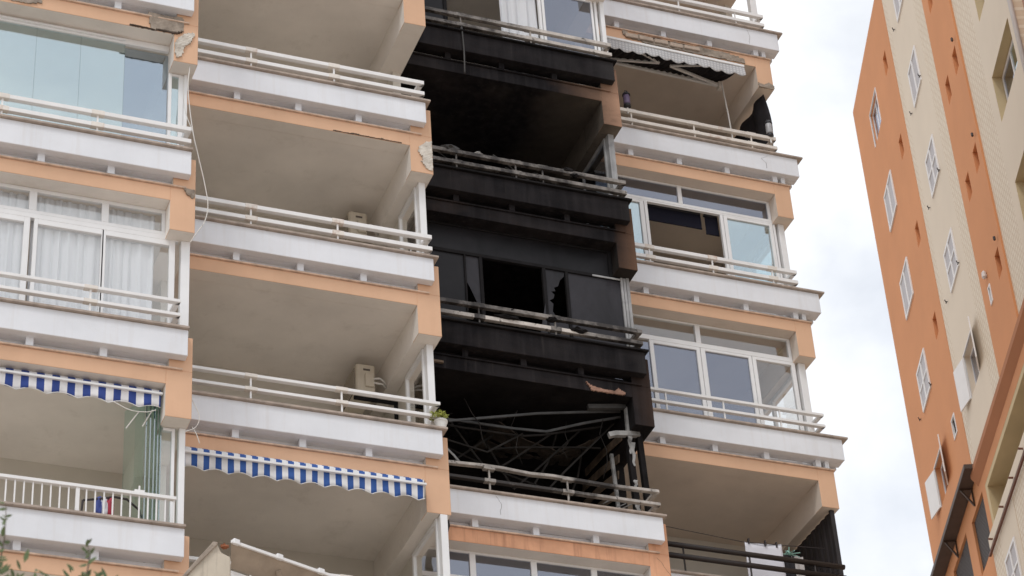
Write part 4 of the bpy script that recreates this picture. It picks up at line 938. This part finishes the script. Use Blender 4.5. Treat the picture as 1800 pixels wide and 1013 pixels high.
shutter_window(0, -2.8, 2); shutter_window(0, -5.6, 2); shutter_window(0, -8.4, 4)
for v, c_ in ((.26, 2), (-2.54, 2), (-5.34, 4), (-8.14, 4)): shutter_window(4.72, v, c_, .55, .55, .012)
# open windows
def open_window(u0, u1, z0, z1, d, rec, shut=None, gm='glass_grey'):
    mb = MB(); t_ = .05
    for a in ((u0, u1, z1-t_, z1), (u0, u1, z0, z0+t_), (u0, u0+t_, z0+t_, z1-t_), (u1-t_, u1, z0+t_, z1-t_), ((u0+u1)/2-.03, (u0+u1)/2+.03, z0+t_, z1-t_)): mb.box(a[0], a[1], d+rec-.06, d+rec-.02, a[2], a[3])
    mb.box(u0-.03, u0, d-.02, d+.02, z0, z1).box(u1, u1+.03, d-.02, d+.02, z0, z1).box(u0-.03, u1+.03, d-.02, d+.02, z1, z1+.03)
    f = mb.build('window', 'shutter_white', tower)
    box('pane', (u0+t_, u1-t_, d+rec-.045, d+rec-.04, z0+t_, z1-t_), gm, f)
    return f
open_window(-.57, .57, -.54, .54, 0, .12)
open_window(-.60, .45, -11.68, -10.60, 0, .2); open_window(4.08, 5.18, -11.55, -10.42, .012, .2)
def leaf_shutter(u, z0, z1, wd, ang, d, name='open_shutter'):
    # hinged at u, swings outwards by ang from the wall plane; wd signed
    du, dd = wd*math.cos(ang), -abs(wd)*math.sin(ang); nx, ny = -dd, du
    L_ = math.hypot(nx, ny); nx, ny = nx/L_*.015, ny/L_*.015
    q = [(u-nx, d-ny), (u+du-nx, d+dd-ny), (u+du+nx, d+dd+ny), (u+nx, d+ny)]
    s_ = MB().hexa([(a, b, z0) for a, b in q]+[(a, b, z1) for a, b in q]).build(name, 'shutter_white', tower)
    return s_
leaf_shutter(-.64, -11.66, -10.62, -.6, math.radians(12), -.02); leaf_shutter(.49, -11.66, -10.62, .58, math.radians(15), -.02)
leaf_shutter(4.04, -11.53, -10.44, -.58, math.radians(12), -.01); leaf_shutter(5.22, -11.53, -10.44, .58, math.radians(15), -.01)
for (a, b, c, e, d_) in ((1.9, 2.3, -11.33, -10.80, 0), (7.39, 7.60, -11.28, -10.83, -.035)):
    mb = MB()
    for q in ((a, a+.04, c, e), (b-.04, b, c, e), (a+.04, b-.04, e-.04, e), (a+.04, b-.04, c, c+.04)): mb.box(q[0], q[1], d_-.02, d_+.03, q[2], q[3])
    f = mb.build('window', 'shutter_white', tower); box('pane', (a+.03, b-.03, d_+.04, d_+.045, c+.03, e-.03), 'glass_sooty', f)
for v in (-2.1, -4.9, -7.71, -10.53):
    mb = MB(); dd = .22
    for q in ((10.83, 10.89, v-1.2, v-.02), (12.68, 12.74, v-1.2, v-.02), (10.89, 12.68, v-.09, v-.02), (10.89, 12.68, v-1.2, v-1.14), (11.7, 11.76, v-1.14, v-.09)): mb.box(q[0], q[1], dd, dd+.05, q[2], q[3])
    f = mb.build('window', 'shutter_white', tower)
    for a, b in ((10.89, 11.7), (11.76, 12.68)): box('pane', (a, b, dd+.02, dd+.028, v-1.14, v-.09), 'glass_coated' if a > 11.3 else 'glass_grey', f)
# shutter stays (small dark hooks)
for (u, v) in ((3.72, -.12), (5.27, -2.97), (3.81, -2.96), (5.36, -8.66), (3.66, -8.57), (.66, -8.94), (-1.07, -8.86), (5.3, -5.9), (3.75, -5.85)):
    MB().tube([(u, -.0, v), (u, -.05, v), (u+.04, -.07, v+.03)], .014, 5).box(u-.06, u+.02, -.04, -.02, v-.02, v).build('shutter_stay', 'hook_dark', tower)
for (u, v) in ((8.86, -4.98), (8.86, -7.75), (8.86, -10.6)): MB().lathe((u, -.10, v), [(.015, 0), (.03, .02), (.03, .09), (.015, .11)], 8).build('wall_lamp', 'hook_dark', tower)
MB().lathe((7.48, -.09, -10.62), [(.03, 0), (.06, .04), (.05, .16), (.02, .2)], 8).build('wall_lamp', 'pipe_white', tower)
# lower part: brown eave and canopy, louvres, loggia, projecting parapet
box('canopy', (-6, 3.5, -.29, -.002, -13.07, -13.03), 'canopy_brown', tower)
MB().box(-6, 3.52, -.33, -.291, -13.08, -12.97).box(3.501, 3.55, -.33, -.002, -13.08, -12.97).build('canopy_edge', 'canopy_brown', tower)
for u in (2.6, .2, -2.2, -4.4):
    MB().bar([(u, -.02, -13.50), (u, -.27, -13.09)], .04, .04).bar([(u, -.02, -13.52), (u, -.02, -13.09)], .04, .03).bar([(u-.001, -.3, -13.09), (u-.001, -.0, -13.09)], .04, .03).build('canopy_bracket', 'canopy_brown', tower)
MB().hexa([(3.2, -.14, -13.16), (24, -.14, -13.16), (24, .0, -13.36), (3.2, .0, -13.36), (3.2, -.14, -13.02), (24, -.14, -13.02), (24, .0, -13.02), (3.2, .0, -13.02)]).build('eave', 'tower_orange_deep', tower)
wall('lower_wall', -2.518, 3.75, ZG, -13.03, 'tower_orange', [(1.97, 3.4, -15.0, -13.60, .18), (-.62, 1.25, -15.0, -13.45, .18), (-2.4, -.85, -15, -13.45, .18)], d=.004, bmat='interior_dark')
wall('lower_wall', 3.75, 24, -13.66, -13.037, 'tower_orange', d=.004)
for a, b, t_ in ((1.97, 3.4, -13.60), (-.62, 1.25, -13.45), (-2.4, -.85, -13.45)):
    lv = MB()
    for i in range(19): MB().box(a+.01, b-.01, .06, .10, t_-.07-.07*i, t_-.022-.07*i).build('louvre_slat', 'louvre_brown', tower)
box('loggia_side', (3.752, 3.95, .006, 2.0, -15.2, -13.661), 'tower_ochre', tower)
box('loggia_ceiling', (3.951, 24, .006, 2.0, -13.8, -13.662), 'tower_ochre', tower)
box('loggia_back', (3.951, 24, 2.001, 2.1, -15.2, -13.801), 'interior_dark', tower)
wall('loggia_parapet', 3.3, 24, -15.05, -14.78, 'tower_cream', d=-.04)
wall('lower_wall', 3.4, 24, ZG, -15.05, 'tower_tiles', d=-.02)
wall('lower_wall', 4.3, 5.9, ZG, -15.051, 'tower_cream', d=-.03)
MB().bar([(3.35, -.08, -15.23), (24, -.08, -15.23)], .05, .05).build('drip_rail', 'rust_rail', tower)
for u in (3.69, 5.1, 6.32, 7.5): MB().bar([(u, -.0, -15.0), (u, -.14, -14.99)], .04, .03).build('rail_stub', 'rust_rail', tower)
shutter_window(4.95, -16.5, 4, .55, .55, -.03)
for u in (8.6, 12.2, 15.8):
    for v in (-16.5, -19.3): shutter_window(u, v, 4, .55, .55, -.02)

# ------------------------------------------------------------------ foreground annex: gable wall and canopy sheet
t = thing('annex_house', (-1.8, -2.6, GZ), 'weathered cream gable wall with a streaked sloping top, lower front', 'house')
MB().prism([(-.66, -8.04), (-.615, -8.045), (-.575, -8.13), (-.48, -8.17), (-.48, GZ), (-3.2, GZ), (-3.2, -11.9), (-.91, -8.42)], -4., -1.6).build('gable_wall', 'weathered_wall', t, .012)
MB().prism([(-.665, -8.035), (-.62, -8.036), (-.62, -8.06), (-.92, -8.44), (-3.2, -11.92), (-3.2, -11.87), (-.925, -8.395)], -4.03, -1.55).build('wall_cap', 'concrete', t, .006)
t = thing('canopy_sheet', (.0, -3.8, -8.2), 'brown canopy sheet with a white clipped edge rail above the gable wall', 'canopy')
A_, B_ = Vector((-.483, -4.011, -8.02)), Vector((1.35, -3.33, -8.02))
dn = Vector((.06, .22, -.16))
MB().hexa([A_, B_, B_+dn, A_+dn, A_+Vector((0, 0, .016)), B_+Vector((0, 0, .016)), B_+dn+Vector((0, 0, .016)), A_+dn+Vector((0, 0, .016))]).build('sheet', 'sheet_brown', t)
e_ = (B_-A_).normalized()
MB().bar([A_+Vector((0, -.012, .012)), B_+Vector((0, -.012, .012))], .024, .034).build('edge_rail', 'rail_white', t, .003)
for s_ in (.0, .53, 1.05, 1.58):
    p = A_+e_*(s_+.02)
    MB().bar([p+Vector((0, -.015, .02)), p+e_*.075+Vector((0, -.015, .02))], .04, .06).build('clip', 'frame_white', t, .006)
MB().bar([A_+dn+Vector((-.0, .02, -.05)), B_+dn+Vector((0, .02, -.05))], .03, .07).build('support_beam', 'rail_white', t, .004)
MB().bar([A_+e_*.58+dn*.4+Vector((0, 0, -.01)), A_+e_*.62+dn*1.1+Vector((0, 0, -.05))], .05, .03).build('cross_strut', 'sheet_brown', t)
lump(-.54, -4.0, -8.06, .04, 'red_dirt', 'reddish mortar clot between the gable wall top and the canopy rail', 71, 'mortar_clot', 'mortar', 1.1, None)

# ------------------------------------------------------------------ olive saplings at the lower left
def sprig(base, tip, seed, label, leaves, h0):
    random.seed(seed); base, tip = Vector(base), Vector(tip)
    t = thing('olive_sapling', (base.x, base.y, GZ), label, 'tree', 'olive saplings in front')
    pts = [Vector((base.x-.1, base.y+.05, GZ)), Vector((base.x-.05, base.y, GZ+3)), Vector((base.x+.03, base.y, base.z-1.5)), base, (base+tip)/2+Vector((.012, 0, 0)), tip]
    MB().tube(pts, [.05, .04, .018, .0045, .0035, .0015], 7).build('trunk', 'bark', t, smooth=True)
    mb = MB()
    def leaf(p, d, L_):
        d = d.normalized(); s_ = d.cross(Vector((random.uniform(-.4, .4), -1, random.uniform(-.2, .4)))).normalized()*L_*.17; nn_ = Vector((0, -.002, 0))
        mb.add([p, p+d*L_*.35-s_, p+d*L_*.7-s_*.8, p+d*L_, p+d*L_*.7+s_*.8, p+d*L_*.35+s_], [(0, 1, 2, 3), (0, 3, 4, 5)])
    for i in range(leaves):
        f = random.random()**h0; p = base+(tip-base)*f+Vector((random.uniform(-.01, .01), random.uniform(-.03, .03), 0))
        leaf(p, Vector((random.uniform(-1, 1), random.uniform(-.6, .6), random.uniform(-.1, 1.0))), random.uniform(.042, .07)*(1.1-.4*f))
    for i in range(260):
        p = Vector((base.x+random.gauss(0, .09), base.y+random.gauss(0, .16), base.z-.05-abs(random.gauss(0, .5))))
        leaf(p, Vector((random.uniform(-1, 1), random.uniform(-.6, .6), random.uniform(-.1, 1.0))), random.uniform(.045, .075))
    mb.build('foliage', 'leaf_olive', t)
sprig((-4.34, -14, -14.22), (-4.318, -14, -13.82), 4, 'olive sapling tip at the left edge, taller of the two', 26, 1.8)
sprig((-3.905, -14, -14.2), (-3.9, -14, -13.985), 9, 'olive sapling tip in front of the salmon beam, right of the taller one', 13, 1.2)
